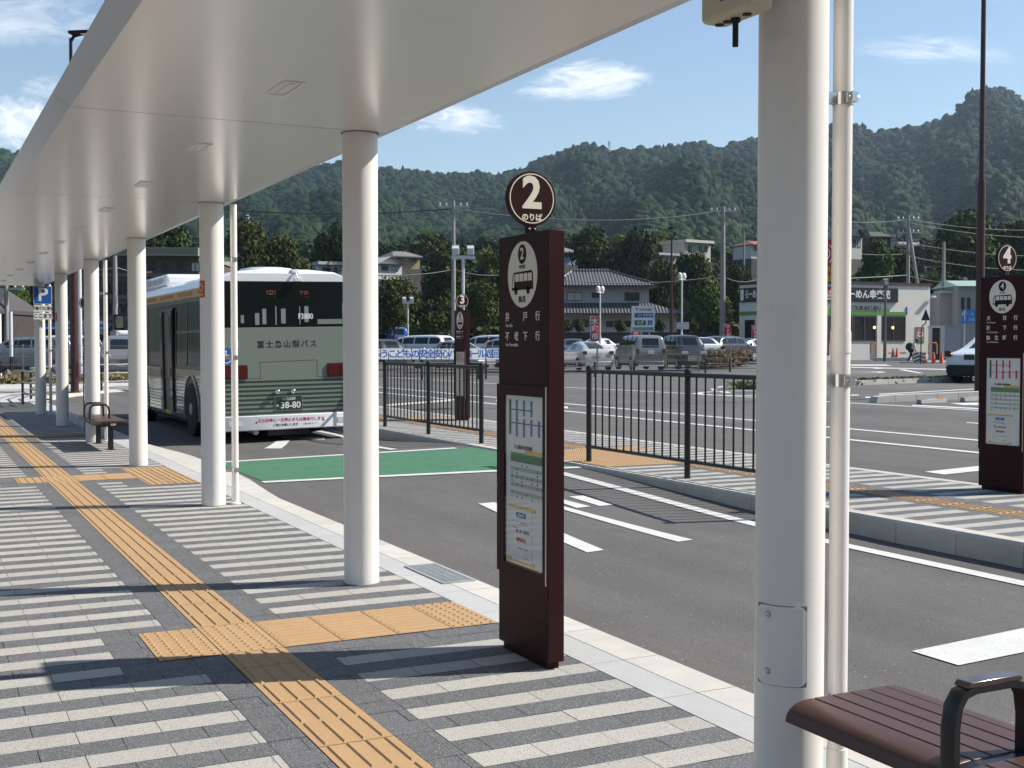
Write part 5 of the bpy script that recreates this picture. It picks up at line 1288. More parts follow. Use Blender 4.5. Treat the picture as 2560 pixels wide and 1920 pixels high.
def skin(name, vs, es, rs, m, parent, root=0, sub=2):
    me = bpy.data.meshes.new(name); me.from_pydata(vs, es, []); o = bpy.data.objects.new(name, me); COL.objects.link(o); o.parent = parent; me.materials.append(m)
    md = o.modifiers.new('skin', 'SKIN'); md.use_smooth_shade = True
    sv = me.skin_vertices[0].data
    for i, r_ in enumerate(rs): sv[i].radius = (r_, r_) if not isinstance(r_, tuple) else r_
    sv[root].use_root = True; s_ = o.modifiers.new('sub', 'SUBSURF'); s_.levels = s_.render_levels = sub; return o


def chain(pts, rs): return pts, [(i, i + 1) for i in range(len(pts) - 1)], rs


def person(label, loc, rz, J, hair_r=.115, group='people'):
    """J: joints in metres, x to the side seen, z up"""
    t = thing('person', label, 'person', loc, rz, group); names = ['pelvis', 'waist', 'chest', 'neck', 'headlow', 'head', 'ls', 'le', 'lw', 'rs', 're', 'rw', 'lh', 'lk', 'la', 'lt', 'rh', 'rk', 'ra', 'rt']
    rad = dict(pelvis=(.12, .10), waist=(.115, .095), chest=(.14, .11), neck=.05, headlow=.075, head=.095, ls=.055, le=.042, lw=.03, rs=.055, re=.042, rw=.03, lh=.085, lk=.055, la=.04, lt=.035, rh=.085, rk=.055, ra=.04, rt=.035)
    ed = [('pelvis', 'waist'), ('waist', 'chest'), ('chest', 'neck'), ('neck', 'headlow'), ('headlow', 'head'), ('chest', 'ls'), ('ls', 'le'), ('le', 'lw'), ('chest', 'rs'), ('rs', 're'), ('re', 'rw'), ('pelvis', 'lh'), ('lh', 'lk'), ('lk', 'la'), ('la', 'lt'), ('pelvis', 'rh'), ('rh', 'rk'), ('rk', 'ra'), ('ra', 'rt')]
    vs = [J[n_] for n_ in names]; es = [(names.index(a), names.index(c)) for a, c in ed]; rs = [rad[n_] for n_ in names]
    for w_, e_ in (('lw', 'le'), ('rw', 're')):                     # palm and five fingers
        d = (Vector(J[w_]) - Vector(J[e_])).normalized(); sd = d.cross(Vector((0, 1, 0))).normalized() if abs(d.y) < .9 else Vector((1, 0, 0)); pa = len(vs); vs.append(tuple(Vector(J[w_]) + d * .07)); rs.append((.028, .018)); es.append((names.index(w_), pa))
        for k in range(4): vs.append(tuple(Vector(vs[pa]) + d * (.05 + .015 * (1.5 - abs(k - 1.5))) + sd * (k - 1.5) * .019)); rs.append(.0085); es.append((pa, len(vs) - 1))
        vs.append(tuple(Vector(J[w_]) + d * .075 + sd * .05)); rs.append(.009); es.append((names.index(w_), len(vs) - 1))
    body = skin('body', vs, es, rs, skin_m, t)
    sh = ['pelvis', 'waist', 'chest', 'ls', 'le', 'rs', 're']; P_ = {k_: Vector(J[k_]) for k_ in J}; ml = P_['ls'] + (P_['le'] - P_['ls']) * .8; mr = P_['rs'] + (P_['re'] - P_['rs']) * .8
    up_ = (P_['neck'] - P_['chest']) * .45 + P_['chest']
    skin('shirt', [P_['pelvis'] + Vector((0, 0, .0)), P_['waist'], P_['chest'], up_, P_['ls'], ml, P_['rs'], mr], [(0, 1), (1, 2), (2, 3), (2, 4), (4, 5), (2, 6), (6, 7)], [(.145, .13), (.14, .125), (.165, .135), .075, .075, .072, .075, .072], shirt_m, t)
    skin('trousers', [P_['pelvis'], P_['lh'], P_['lk'], P_['la'] + Vector((0, 0, .05)), P_['rh'], P_['rk'], P_['ra'] + Vector((0, 0, .05))], [(0, 1), (1, 2), (2, 3), (0, 4), (4, 5), (5, 6)], [(.14, .12), .10, .075, .07, .10, .075, .07], trous, t)
    for a_, t_ in (('la', 'lt'), ('ra', 'rt')): skin('shoe', [P_[a_], P_[t_]], [(0, 1)], [.055, .045], shoe_m, t)
    hd, hl_ = P_['head'], P_['headlow']; ax_ = (hd - P_['neck']).normalized(); fw2 = J['face'] if 'face' in J else Vector((1, 0, 0)); fw2 = (fw2 - ax_ * fw2.dot(ax_)).normalized(); b = MB(); b.ball(hd + ax_ * .03 - fw2 * .022, hair_r, 14, sq=(1, .95, 1.05)); b.build('hair', hair_m, t)
    sd2 = ax_.cross(fw2); mid = (hd + hl_) / 2 + ax_ * .02
    for s in (-1, 1):
        b = MB(); b.ball(mid + fw2 * .082 + sd2 * .032 * s, .010, 6); b.build('eye', ink, t); b = MB(); b.ball(mid + sd2 * .088 * s - fw2 * .005, .022, 6, sq=(1, .5, 1.3)); b.build('ear', skin_m, t)
    b = MB(); b.ball(mid + fw2 * .092 - ax_ * .025, .016, 6); b.build('nose', skin_m, t); b = MB(); b.ball(mid + fw2 * .080 - ax_ * .058, .016, 6, sq=(.6, 1.3, .4)); b.build('mouth', red_ink, t); return t


lean = dict(pelvis=(0, 0, .86), waist=(.06, 0, 1.0), chest=(.15, 0, 1.17), neck=(.235, 0, 1.31), headlow=(.31, 0, 1.36), head=(.375, 0, 1.42), ls=(.17, .18, 1.23), le=(.14, .22, .97), lw=(.26, .14, .80), rs=(.17, -.18, 1.23), re=(.15, -.22, .96), rw=(.27, -.12, .79),
            lh=(0, .09, .82), lk=(.16, .10, .46), la=(.22, .10, .09), lt=(.36, .10, .04), rh=(0, -.09, .82), rk=(-.06, -.10, .45), ra=(-.24, -.10, .10), rt=(-.12, -.10, .04), face=Vector((.75, 0, -.65)))
pp = spot(2277, 908.5, 76.5); person('person in white shirt and black trousers bending forward with a backpack, beside the orange cones', pp, -YAW, {k_: (v if k_ == 'face' else tuple(v)) for k_, v in lean.items()})
bk = MB(); bk.prism([(-.15, .0), (-.02, -.03), (.06, .0), (.16, .30), (.14, .43), (.05, .47), (-.12, .38), (-.2, .18)], lambda u, v, w: (u, w, v), -.15, .15); o = bk.build('backpack', bag_m, None, tuple(pp + Vector((-.105, 0, .87)) + Vector((-.05 * math.cos(YAW), .05 * math.sin(YAW), 0))), -YAW, bevel=.05, seg=3); tag(o, 'black backpack on the back of the person bending forward', 'backpack')
stand = dict(pelvis=(0, 0, .88), waist=(0, 0, 1.04), chest=(.01, 0, 1.24), neck=(.03, 0, 1.41), headlow=(.05, 0, 1.47), head=(.05, 0, 1.55), ls=(0, .18, 1.33), le=(-.04, .22, 1.05), lw=(.05, .2, .84), rs=(0, -.18, 1.33), re=(-.03, -.22, 1.05), rw=(.06, -.2, .84),
             lh=(0, .09, .84), lk=(.05, .09, .46), la=(.02, .09, .08), lt=(.15, .09, .04), rh=(0, -.09, .84), rk=(-.02, -.09, .46), ra=(-.12, -.09, .09), rt=(0, -.09, .04), face=Vector((1, 0, -.1)))
person('person with dark hair and a pale shirt walking behind the lettered sheets', spot(1217, 919, 66), -YAW + .3, stand)

# ------------------------------------------------------------------ cones, barriers and the back of a triangular sign
cone_m = mat('orange cone', (.62, .085, .03), .5); cone_w = mat('cone stripe', (.72, .70, .68), .5)


def cone(label, px, yb, dist, striped=False, h=.7):
    t = thing('traffic_cone', label, 'traffic cone', spot(px, yb, dist), -YAW, 'orange traffic cones'); b = MB(); b.lathe([(.155, .03), (.135, .06), (.045, h - .03), (.03, h)], n=20); b.build('cone', cone_m, t); b = MB(); b.box(-.19, .19, -.19, .19, 0, .03); b.build('foot', cone_m, t, bevel=.008)
    if striped:
        for z0, z1 in ((.2, .32), (.42, .54)): b = MB(); f = lambda z_: .137 - (z_ - .06) * (.09 / (h - .09)); b.lathe([(f(z0), z0), (f(z1), z1)], n=20); b.build('white_band', cone_w, t)
    return t


cone('orange traffic cone, left one of the pair by the grey mast', 2232.5, 894.5, 86); cone('orange traffic cone, right one of the pair by the grey mast', 2242.5, 894.5, 86)
cone('orange traffic cone with white bands beside the green striped panels', 2313, 909, 73, True); cone('plain orange traffic cone between the banded cone and the last cone', 2334, 909, 73); cone('plain orange traffic cone farthest right, alone', 2354, 909, 73)
gs_ = mat('green grey stripe', (.06, .14, .12), .5)
for k, (px, tl_) in enumerate(((2294, .10), (2304, -.10))):
    t = thing('striped_panel', ('left' if k == 0 else 'right') + ' one of two leaning panels with diagonal green stripes by the triangular sign', 'barrier panel', spot(px, 909, 73.5), -YAW, 'striped panels'); w_, h_ = .24, .68; b = MB(); b.add([(-w_, -.02, 0), (w_ * .8, -.02, 0), (w_ * .8 - tl_, -.02, h_), (-w_ - tl_, -.02, h_), (-w_, .02, 0), (w_ * .8, .02, 0), (w_ * .8 - tl_, .02, h_), (-w_ - tl_, .02, h_)], [(0, 1, 2, 3), (7, 6, 5, 4), (0, 4, 5, 1), (1, 5, 6, 2), (2, 6, 7, 3), (3, 7, 4, 0)]); b.build('panel', white_s, t, smooth=0); b = MB()
    for q in range(3): z0 = .05 + .21 * q; s_ = 1 if k == 0 else -1; b.quad(*[(x_ - tl_ * z_ / h_, -.024, z_) for x_, z_ in ((-w_ * .9, z0 + (.16 if s_ < 0 else 0)), (w_ * .7, z0 + (0 if s_ < 0 else .16)), (w_ * .7, z0 + .1 + (0 if s_ < 0 else .16)), (-w_ * .9, z0 + .1 + (.16 if s_ < 0 else 0)))])
    b.build('stripes', gs_, t, smooth=0)
s = m_per(72); t = thing('triangular_sign', 'black back of a triangular road sign on a bent post beside the bending person', 'road sign', spot(2302, 908, 72), -YAW); b = MB(); b.tube([(0, 0, -.3), (0, 0, 84 * s), (2 * s, 0, 92 * s), (11 * s, 0, 100 * s), (12 * s, 0, 108 * s), (12 * s, 0, 130 * s)], .035, 8); b.build('post', black_m, t); b = MB(); b.prism([(-1 * s, 107 * s), (21 * s, 107 * s), (10.5 * s, 136 * s)], lambda u, v, w: (u, w, v), -.06, -.04); b.build('plate', black_m, t, smooth=0)
ob_m = mat('orange barrier pipe', (.58, .20, .02), .45)
for px0, px1, yt, yb, lab in ((2176, 2190, 857, 877, 'orange pipe hoop left of the grey mast, under the restaurant window'), (2322, 2342, 857, 878, 'orange pipe hoop at the right corner of the restaurant')):
    d_ = 83; s = m_per(d_); p = spot(px0, yb, d_); w_, h_ = (px1 - px0) * s, (yb - yt) * s; t = tag(MB().tube([(0, 0, -.2), (0, 0, h_ - .15), (.05, 0, h_ - .04), (.15, 0, h_), (w_ - .15, 0, h_), (w_ - .05, 0, h_ - .04), (w_, 0, h_ - .15), (w_, 0, -.2)], .045, 10).build('pipe_hoop', ob_m, None, p, -YAW), lab, 'barrier', 'orange pipe hoops')
am_ = mat('amber strip', (.75, .35, .06), .45)
for px, lab in ((2228, 'left of the cone pair'), (2257, 'right of the cone pair'), (2297, 'behind the bending person'), (2327, 'behind the plain orange cone'), (2370, 'farthest right near the taxi')):
    t = thing('amber_wheel_stop', 'low amber and white wheel stop ' + lab, 'wheel stop', spot(px, 884.5, 88), -YAW, 'amber wheel stops'); b = MB(); b.box(-.22, .22, -.06, .06, 0, .11); b.build('block', am_, t, bevel=.02); b = MB()
    for x_ in (-.14, .14): b.box(x_ - .05, x_ + .05, -.064, .064, .02, .112)
    b.build('white_end', cone_w, t, smooth=0)
# ------------------------------------------------------------------ hills
RIDGE = [(-500, 430), (-300, 410), (-120, 385), (0, 374), (60, 380), (200, 420), (350, 455), (500, 462), (640, 450), (740, 428), (836, 404), (900, 415), (943, 425), (1007, 424), (1060, 432), (1111, 437), (1190, 434), (1261, 433), (1300, 424), (1331, 412), (1366, 391), (1410, 378), (1470, 362), (1528, 378), (1580, 372), (1620, 371), (1680, 366), (1736, 359), (1805, 366), (1850, 356), (1898, 348), (1960, 335), (2030, 318), (2083, 303), (2141, 310), (2176, 331), (2220, 324), (2268, 316), (2310, 312), (2349, 300), (2375, 285), (2396, 255), (2419, 234), (2445, 224), (2470, 222), (2497, 223), (2523, 234), (2545, 252), (2565, 275), (2620, 300), (2760, 330), (3000, 360), (3400, 400)]
BANK = [(-500, 640), (0, 640), (350, 590), (560, 598), (850, 606), (960, 598), (1100, 580), (1300, 588), (1450, 584), (1640, 590), (1800, 600), (1900, 588), (2100, 590), (2300, 600), (2420, 570), (2560, 565), (3400, 600)]


def interp(tab, x):
    return float(np.interp(x, [q[0] for q in tab], [q[1] for q in tab]))


def wob(px, d, s): return math.sin(px * .0071 * s + d * .004 + 1.3) * .5 + math.sin(px * .0173 * s - d * .009 + .4) * .3 + math.sin(px * .041 * s + d * .017) * .2


D1, D2, D3 = 210.0, 380.0, 1080.0


def hill(px, d):
    """height of the hillside at a distance d under a photo column"""
    z1 = 1.485 + (863 - interp(BANK, px)) / F * D1 - 5.0; z2 = z1 + 9; z3 = 1.485 + (863 - interp(RIDGE, px) - 12) / F * D3
    if d < 92: return -1.2
    if d < D1: u = (d - 92) / (D1 - 92); return -1.2 + (z1 + 1.2) * (u * .8 + .2 * u * u) + .6 * wob(px, d, 1.0) * u
    if d < D2: u = (d - D1) / (D2 - D1); return z1 + (z2 - z1) * u + 1.5 * wob(px, d, 1.0)
    if d < D3:
        u = (d - D2) / (D3 - D2); uu = u ** 1.12; return z2 + (z3 - z2) * uu + 1.5 + 30 * wob(px, d, .85) * math.sin(math.pi * u) * (1 - .6 * u) * (z3 / 180)
    return z3 - (d - D3) * .25


pxs = list(range(-500, 3401, 20)); ds = [92, 105, 120, 140, 160, 185, D1, 240, 280, 330, D2] + list(np.linspace(D2 + 40, D3, 22)) + [1150, 1300, 1500]
def hpos(px, d): return at_d(px, 960, d)
b = MB(); nx = len(pxs)
for d in ds:
    for px in pxs: p = at_d(px, 863, d); b.v.append((p.x, p.y, hill(px, d)))
b.f = [(j * nx + i, j * nx + i + 1, (j + 1) * nx + i + 1, (j + 1) * nx + i) for j in range(len(ds) - 1) for i in range(nx - 1)]; b.m = [0] * len(b.f)
tag(b.build('hills', mat('hill undergrowth', (.022, .034, .014), .9, var=.4, vscale=.04), smooth=60), kind='structure')


# the valley closes behind the camera too: plain wooded slopes, only ever seen in reflections
b = MB(); azs = [R(88 + 6 * k) for k in range(45)]; nr = [(420, -4), (560, 40), (760, 95), (1000, 150)]
for r_, h_ in nr:
    for a in azs: hh = h_ * (1 + .25 * math.sin(a * 5) + .15 * math.sin(a * 11)); b.v.append((min(2440, max(-940, r_ * math.sin(a))), min(2840, max(-940, r_ * math.cos(a))), hh))
nA = len(azs); b.f = [(j * nA + i, j * nA + i + 1, (j + 1) * nA + i + 1, (j + 1) * nA + i) for j in range(3) for i in range(nA - 1)]; b.m = [0] * len(b.f)
tag(b.build('hills_behind', mat('distant wooded slope', (.020, .034, .018), .9, var=.4, vscale=.03), smooth=60), kind='structure')


def leaf_mat(name, c0, c1, patch=0.0, pscale=.02):
    m = bpy.data.materials.new(name); m.use_nodes = True; t = m.node_tree; bs = t.nodes['Principled BSDF']; bs.inputs['Roughness'].default_value = .7; bs.inputs['Specular IOR Level'].default_value = .06
    g = N(t, 'ShaderNodeNewGeometry'); rp = N(t, 'ShaderNodeValToRGB'); rp.color_ramp.elements[0].color = (*c0, 1); rp.color_ramp.elements[1].color = (*c1, 1); v = g.outputs['Random Per Island']
    if patch:
        co = N(t, 'ShaderNodeTexCoord'); n1 = N(t, 'ShaderNodeTexNoise', i={'Scale': pscale, 'Detail': 4}); t.links.new(co.outputs['Object'], n1.inputs['Vector']); mr = N(t, 'ShaderNodeMapRange', i={1: .35, 2: .65, 3: -patch, 4: patch}); t.links.new(n1.outputs[0], mr.inputs[0]); v = math_n(t, 'ADD', math_n(t, 'MULTIPLY', v, .75), mr.outputs[0], clamp=True)
    t.links.new(v, rp.inputs[0]); t.links.new(rp.outputs[0], bs.inputs['Base Color']); return m


def mesh_np(name, V, Fq, m, flat=True):
    me = bpy.data.meshes.new(name); k = Fq.shape[1]; me.vertices.add(len(V)); me.vertices.foreach_set('co', V.astype(np.float32).ravel()); me.loops.add(Fq.size); me.loops.foreach_set('vertex_index', Fq.astype(np.int32).ravel()); me.polygons.add(len(Fq)); me.polygons.foreach_set('loop_start', np.arange(0, Fq.size, k, dtype=np.int32))
    me.update(calc_edges=True); me.materials.append(m)
    if not flat: me.polygons.foreach_set('use_smooth', [True] * len(me.polygons))
    o = bpy.data.objects.new(name, me); COL.objects.link(o); return o


rg = np.random.default_rng(11)
import bmesh
bm_ = bmesh.new(); bmesh.ops.create_icosphere(bm_, subdivisions=2, radius=1); bm_.verts.ensure_lookup_table(); ICO = np.array([v.co[:] for v in bm_.verts]); IF = np.array([[v.index for v in f.verts] for f in bm_.faces]); bm_.free()
# the wooded mountain: every crown is a lumpy dome or a narrow conifer; nobody could count them
ysd = {}
cols = np.arange(-500, 3401, 25); dgrid = np.concatenate([np.linspace(D2 - 40, D3 + 10, 60)])
NT = 32000; Vs, Fs = [], []; made = 0; tries = 0
tab = {}
for px in cols: tab[int(px)] = np.array([863 - (hill(px, d) - 1.485) / d * F for d in dgrid])
while made < NT and tries < 120000:
    tries += 1; px = rg.uniform(-420, 3150)
    if px < -60 or px > 2620:
        if rg.random() > .35: continue
    col_ = tab[int(min(cols[-1], max(cols[0], round((px + 500) / 25) * 25 - 500)))]; ytop = col_.min(); y_ = rg.uniform(ytop - 2, col_.max()); idx = np.argmax(col_ <= y_) if (col_ <= y_).any() else len(col_) - 1; d = dgrid[idx] + rg.uniform(-6, 6)
    if 560 < px < 1300 and d < 250: pass
    p = at_d(px, 863, d); z = hill(px, d); r = (1.4 + 2.7 * rg.random() ** 1.8) * (.7 + .35 * d / D3); con = rg.random() < (.35 if wob(px, d, 2.3) > .25 else .03)
    v = ICO * (1 + rg.normal(0, .17, (42, 1)))
    if con: h = r * rg.uniform(1.1, 1.5); zz = (v[:, 2] + 1) / 2; v = np.stack([v[:, 0] * (1.1 - zz) * r * .8, v[:, 1] * (1.1 - zz) * r * .8, zz * h * 1.5], 1)
    else: h = r * rg.uniform(.75, 1.1); v = np.stack([v[:, 0] * r, v[:, 1] * r, v[:, 2] * h + h * .7], 1)
    Vs.append(v + np.array([p.x, p.y, z - .8])); Fs.append(IF + 42 * made); made += 1
m_far = leaf_mat('mountain foliage', (.006, .017, .007), (.024, .047, .014), .42, .008)
tag(mesh_np('mountain_forest', np.concatenate(Vs), np.concatenate(Fs), m_far, False), kind='stuff')


def leaves(n_lobes, rx, rz, n, size, seed, up=.35):
    """leaf clumps spread over uneven lobes: vertices and quads"""
    g_ = np.random.default_rng(seed); C = []
    for _ in range(n_lobes):
        a = g_.uniform(0, 6.283); r_ = rx * .62 * g_.random() ** .5; z_ = g_.uniform(.22, .88) * 2 * rz; k = 1 - .55 * abs(z_ / (2 * rz) - .45) * 1.4; C.append((r_ * math.cos(a) * k, r_ * math.sin(a) * k, z_, rx * g_.uniform(.30, .52)))
    C = np.array(C); pick = g_.integers(0, n_lobes, n); dirs = g_.normal(0, 1, (n, 3)); dirs /= np.linalg.norm(dirs, axis=1)[:, None]; dirs[:, 2] = np.where(dirs[:, 2] < -.4, -dirs[:, 2], dirs[:, 2]); rad = C[pick, 3] * (1 - .38 * g_.random(n) ** 2) * (1 + .12 * g_.normal(0, 1, n)); ctr = C[pick, :3] + dirs * rad[:, None] * np.array([1, 1, .85])
    nrm = dirs + g_.normal(0, .55, (n, 3)) + np.array([0, 0, up]); nrm /= np.linalg.norm(nrm, axis=1)[:, None]; t1 = np.cross(nrm, g_.normal(0, 1, (n, 3))); t1 /= np.linalg.norm(t1, axis=1)[:, None]; t2 = np.cross(nrm, t1); s1 = (size * g_.uniform(.5, 1.3, n))[:, None]; s2 = s1 * g_.uniform(.45, .9, n)[:, None]
    V = np.stack([ctr - t1 * s1 - t2 * s2 * .4, ctr + t2 * s2 * -1.0, ctr + t1 * s1 - t2 * s2 * .3, ctr + t2 * s2], 1).reshape(-1, 3); V[1::4] = ctr - t2 * s2; return V, np.arange(4 * n).reshape(-1, 4)


# wooded bank between the car park and the mountain: one mass of undergrowth trees
Vs, Fs, o_ = [], [], 0
LIB = [leaves(8, 1.0, .62, 260, .13, 40 + k) for k in range(6)]
for k in range(1900):
    px = rg.uniform(-350, 3000); d = 98 + (D2 + 60 - 98) * rg.random() ** 1.1
    if d < 125 and (1380 < px < 1760 or 1820 < px or px < 560): d = rg.uniform(128, 300)
    if 124 < d and any(a_ < px < c_ and d < e_ for a_, c_, e_ in ((930, 1062, 152), (1396, 1450, 162), (1622, 1800, 152), (1866, 1942, 172), (2112, 2300, 160), (785, 870, 122))): continue
    p = at_d(px, 863, d); V_, F_ = LIB[int(rg.integers(0, 6))]; r = rg.uniform(2.6, 4.6) * (1 + .2 * (d > 200)); a = rg.uniform(0, 6.28); ca, sa = math.cos(a), math.sin(a); q = V_ * r; Vs.append(np.stack([q[:, 0] * ca - q[:, 1] * sa + p.x, q[:, 0] * sa + q[:, 1] * ca + p.y, q[:, 2] * rg.uniform(.62, .95) + hill(px, d) - .6], 1)); Fs.append(F_ + o_); o_ += len(V_)
m_mid = leaf_mat('bank foliage', (.014, .028, .008), (.064, .084, .022), .34, .05)
tag(mesh_np('wooded_bank', np.concatenate(Vs), np.concatenate(Fs), m_mid), kind='stuff')

# trees one can tell apart
m_dark = leaf_mat('dark evergreen leaves', (.014, .028, .008), (.058, .078, .020)); m_ol = leaf_mat('olive leaves', (.024, .034, .009), (.082, .088, .026)); m_mid2 = leaf_mat('mid green leaves', (.02, .045, .010), (.085, .125, .030)); m_lime = leaf_mat('yellow green leaves', (.06, .085, .018), (.20, .21, .055)); bark = mat('bark', (.07, .055, .04), .9, var=.3, vscale=6)
PROTO = {}
for kn, mm in (('dark', m_dark), ('olive', m_ol), ('mid', m_mid2), ('lime', m_lime)):
    for v_ in range(2):
        V_, F_ = leaves(15, 1.0, .62, 5200, .058, 70 + 7 * v_ + len(kn)); V_ = V_ + np.array([0, 0, .22]); o = mesh_np('crown', V_, F_, mm); PROTO[kn, v_] = o.data; bpy.data.objects.remove(o)
b = MB(); b.tube([(0, 0, -.2), (.02, .01, .3), (-.01, .03, .62)], [.06, .045, .025], 8)
for a in range(5): q = a * 1.26; b.tube([(0, 0, .28 + .05 * a), (.2 * math.cos(q), .2 * math.sin(q), .55 + .04 * a), (.46 * math.cos(q), .46 * math.sin(q), .78 + .03 * a)], [.028, .017, .006], 5)
o = b.build('trunk', bark); TRUNK = o.data; bpy.data.objects.remove(o); ntree = 0


def tree(label, kn, px, ytop, ybase, wpx, dist, group='trees behind the car park'):
    global ntree
    s = m_per(dist); r = wpx * s / 2; r *= 1.18; H = (ybase - ytop) * s; t = thing('tree', label, 'tree', spot(px, ybase, dist), -YAW + ntree * 1.7, group); t.scale = (r, r, H / 1.38)
    for nm, me in (('trunk', TRUNK), ('crown', PROTO[kn, ntree % 2])): o = bpy.data.objects.new(nm, me); COL.objects.link(o); o.parent = t
    ntree += 1


for a in (('spreading olive tree by the small twin floodlight, right of the second column', 'olive', 985, 728, 868, 125, 86), ('olive tree directly left of bus stop sign 3', 'olive', 1092, 752, 868, 105, 88), ('olive tree between bus stop signs 3 and 2', 'olive', 1212, 735, 866, 95, 88),
          ('large dark tree behind the twin floodlight mast left of bus stop sign 2', 'dark', 1112, 652, 810, 165, 112), ('dark tree rising behind bus stop sign 2', 'dark', 1260, 632, 800, 180, 118), ('pale bamboo like tree just left of bus stop sign 2', 'lime', 1225, 645, 760, 70, 116),
          ('dark round tree behind the tiled house, its left part', 'dark', 1500, 598, 740, 130, 140), ('dark tree over the right end of the tiled house roof', 'dark', 1590, 606, 760, 120, 138), ('olive tree beside the brown lamp post right of the tiled house', 'olive', 1655, 690, 860, 95, 112), ('dark tree under the cream hillside house', 'dark', 1735, 656, 790, 110, 122),
          ('mid green tree behind the blank board mast', 'mid', 1760, 720, 868, 110, 104), ('dark tree left of the restaurant sign wall', 'dark', 1840, 690, 850, 80, 112), ('yellow green tree above the tiled house on the slope', 'lime', 1640, 588, 650, 85, 175), ('second yellow green tree on the slope, nearer the cream house', 'lime', 1560, 598, 655, 70, 185),
          ('tall green tree covered in creeper behind the restaurant roof', 'mid', 2185, 622, 760, 95, 110), ('dark tree behind the crowded utility pole', 'dark', 2250, 640, 760, 110, 115), ('large round green tree right of the bare utility pole', 'mid', 2425, 562, 740, 170, 118), ('olive tree between the restaurant and the grey station building', 'olive', 2338, 690, 850, 60, 98), ('dark tree above bus stop sign 4', 'dark', 2540, 590, 740, 140, 120),
          ('dark tree in front of the brown building at the left', 'mid', 45, 715, 880, 75, 70), ('olive tree above the bus, next to the third column', 'olive', 620, 592, 760, 120, 108), ('olive tree above the middle of the bus', 'olive', 715, 598, 760, 120, 110), ('tall dark tree above the right end of the bus', 'dark', 838, 592, 740, 120, 122), ('dark tree behind the brown building roof', 'dark', 420, 560, 700, 150, 130)): tree(*a)
# clipped bushes in front of the tiled house
m_bush = leaf_mat('clipped bush leaves', (.02, .04, .010), (.075, .10, .03)); V_, F_ = leaves(9, 1.0, .7, 1500, .10, 99); o = mesh_np('bush', V_, F_, m_bush); BUSH = o.data; bpy.data.objects.remove(o)
for px, lab in ((1416, 'at the edge of bus stop sign 2'), (1452, 'left of the red banner'), (1553, 'left of the parking board'), (1651, 'right of the parking board'), (1732, 'under the blank board mast')):
    o = bpy.data.objects.new('clipped_bush', BUSH); COL.objects.link(o); d_ = 92; s = m_per(d_); p = spot(px, 838, d_); o.location = p; o.scale = (18 * s, 18 * s, 28 * s); o.rotation_euler.z = px; tag(o, 'round clipped bush before the tiled house, ' + lab, 'bush', 'clipped bushes before the tiled house')

# ------------------------------------------------------------------ buildings
tile_m = bpy.data.materials.new('roof tiles'); tile_m.use_nodes = True; t_ = tile_m.node_tree; bs = t_.nodes['Principled BSDF']; bs.inputs['Roughness'].default_value = .45
co = N(t_, 'ShaderNodeTexCoord'); wv = N(t_, 'ShaderNodeTexWave', wave_type='BANDS', bands_direction='X', i={'Scale': 1.15, 'Distortion': 0.0}); t_.links.new(co.outputs['Object'], wv.inputs['Vector']); wv2 = N(t_, 'ShaderNodeTexWave', wave_type='BANDS', bands_direction='Z', wave_profile='SAW', i={'Scale': 2.2}); t_.links.new(co.outputs['Object'], wv2.inputs['Vector'])
rp = N(t_, 'ShaderNodeValToRGB'); rp.color_ramp.elements[0].color = (.035, .035, .038, 1); rp.color_ramp.elements[1].color = (.13, .13, .135, 1); t_.links.new(wv.outputs['Fac'], rp.inputs[0]); t_.links.new(rp.outputs[0], bs.inputs['Base Color']); bp_ = N(t_, 'ShaderNodeBump', i={'Strength': 1.0, 'Distance': .06}); t_.links.new(math_n(t_, 'ADD', wv.outputs['Fac'], math_n(t_, 'MULTIPLY', wv2.outputs['Fac'], .3)), bp_.inputs['Height']); t_.links.new(bp_.outputs[0], bs.inputs['Normal'])
pl_grey = mat('pale grey plaster', (.42, .40, .39), .85, var=.06, vscale=.6); win_d = mat('house window glass', (.02, .022, .025), .08, spec=.8); frame_d = mat('dark window frame', (.05, .045, .045), .5); shut = mat('white curtain', (.5, .5, .48), .7)


def hip(x0, x1, y0, y1, ze, zr, rx0, rx1, th=.14):
    b = MB(); ym = (y0 + y1) / 2; E = [(x0, y0, ze), (x1, y0, ze), (x1, y1, ze), (x0, y1, ze)]; L = [(p[0], p[1], p[2] - th) for p in E]; b.add(E + [(rx0, ym, zr), (rx1, ym, zr)] + L, [(0, 1, 5, 4), (1, 2, 5), (2, 3, 4, 5), (3, 0, 4), (0, 6, 7, 1), (1, 7, 8, 2), (2, 8, 9, 3), (3, 9, 6, 0), (9, 8, 7, 6)]); return b


def window(parent, x0, x1, z0, z1, y=0.0, curtain=False, fr=.05, m=None):
    b = MB()
    for a in ((x0, x1, z0, z0 + fr), (x0, x1, z1 - fr, z1), (x0, x0 + fr, z0 + fr, z1 - fr), (x1 - fr, x1, z0 + fr, z1 - fr), ((x0 + x1) / 2 - fr / 2, (x0 + x1) / 2 + fr / 2, z0 + fr, z1 - fr)): b.box(a[0], a[1], y - .06, y - .003, a[2], a[3])
    w_ = b.build('window', frame_d, parent, smooth=0); b = MB(); b.box(x0 + fr, x1 - fr, y - .03, y - .002, z0 + fr, z1 - fr); b.build('pane', m or (shut if curtain else win_d), w_, smooth=0); return w_


def base(px, y, d, turn=0.0): return spot(px, y, d), -YAW + turn


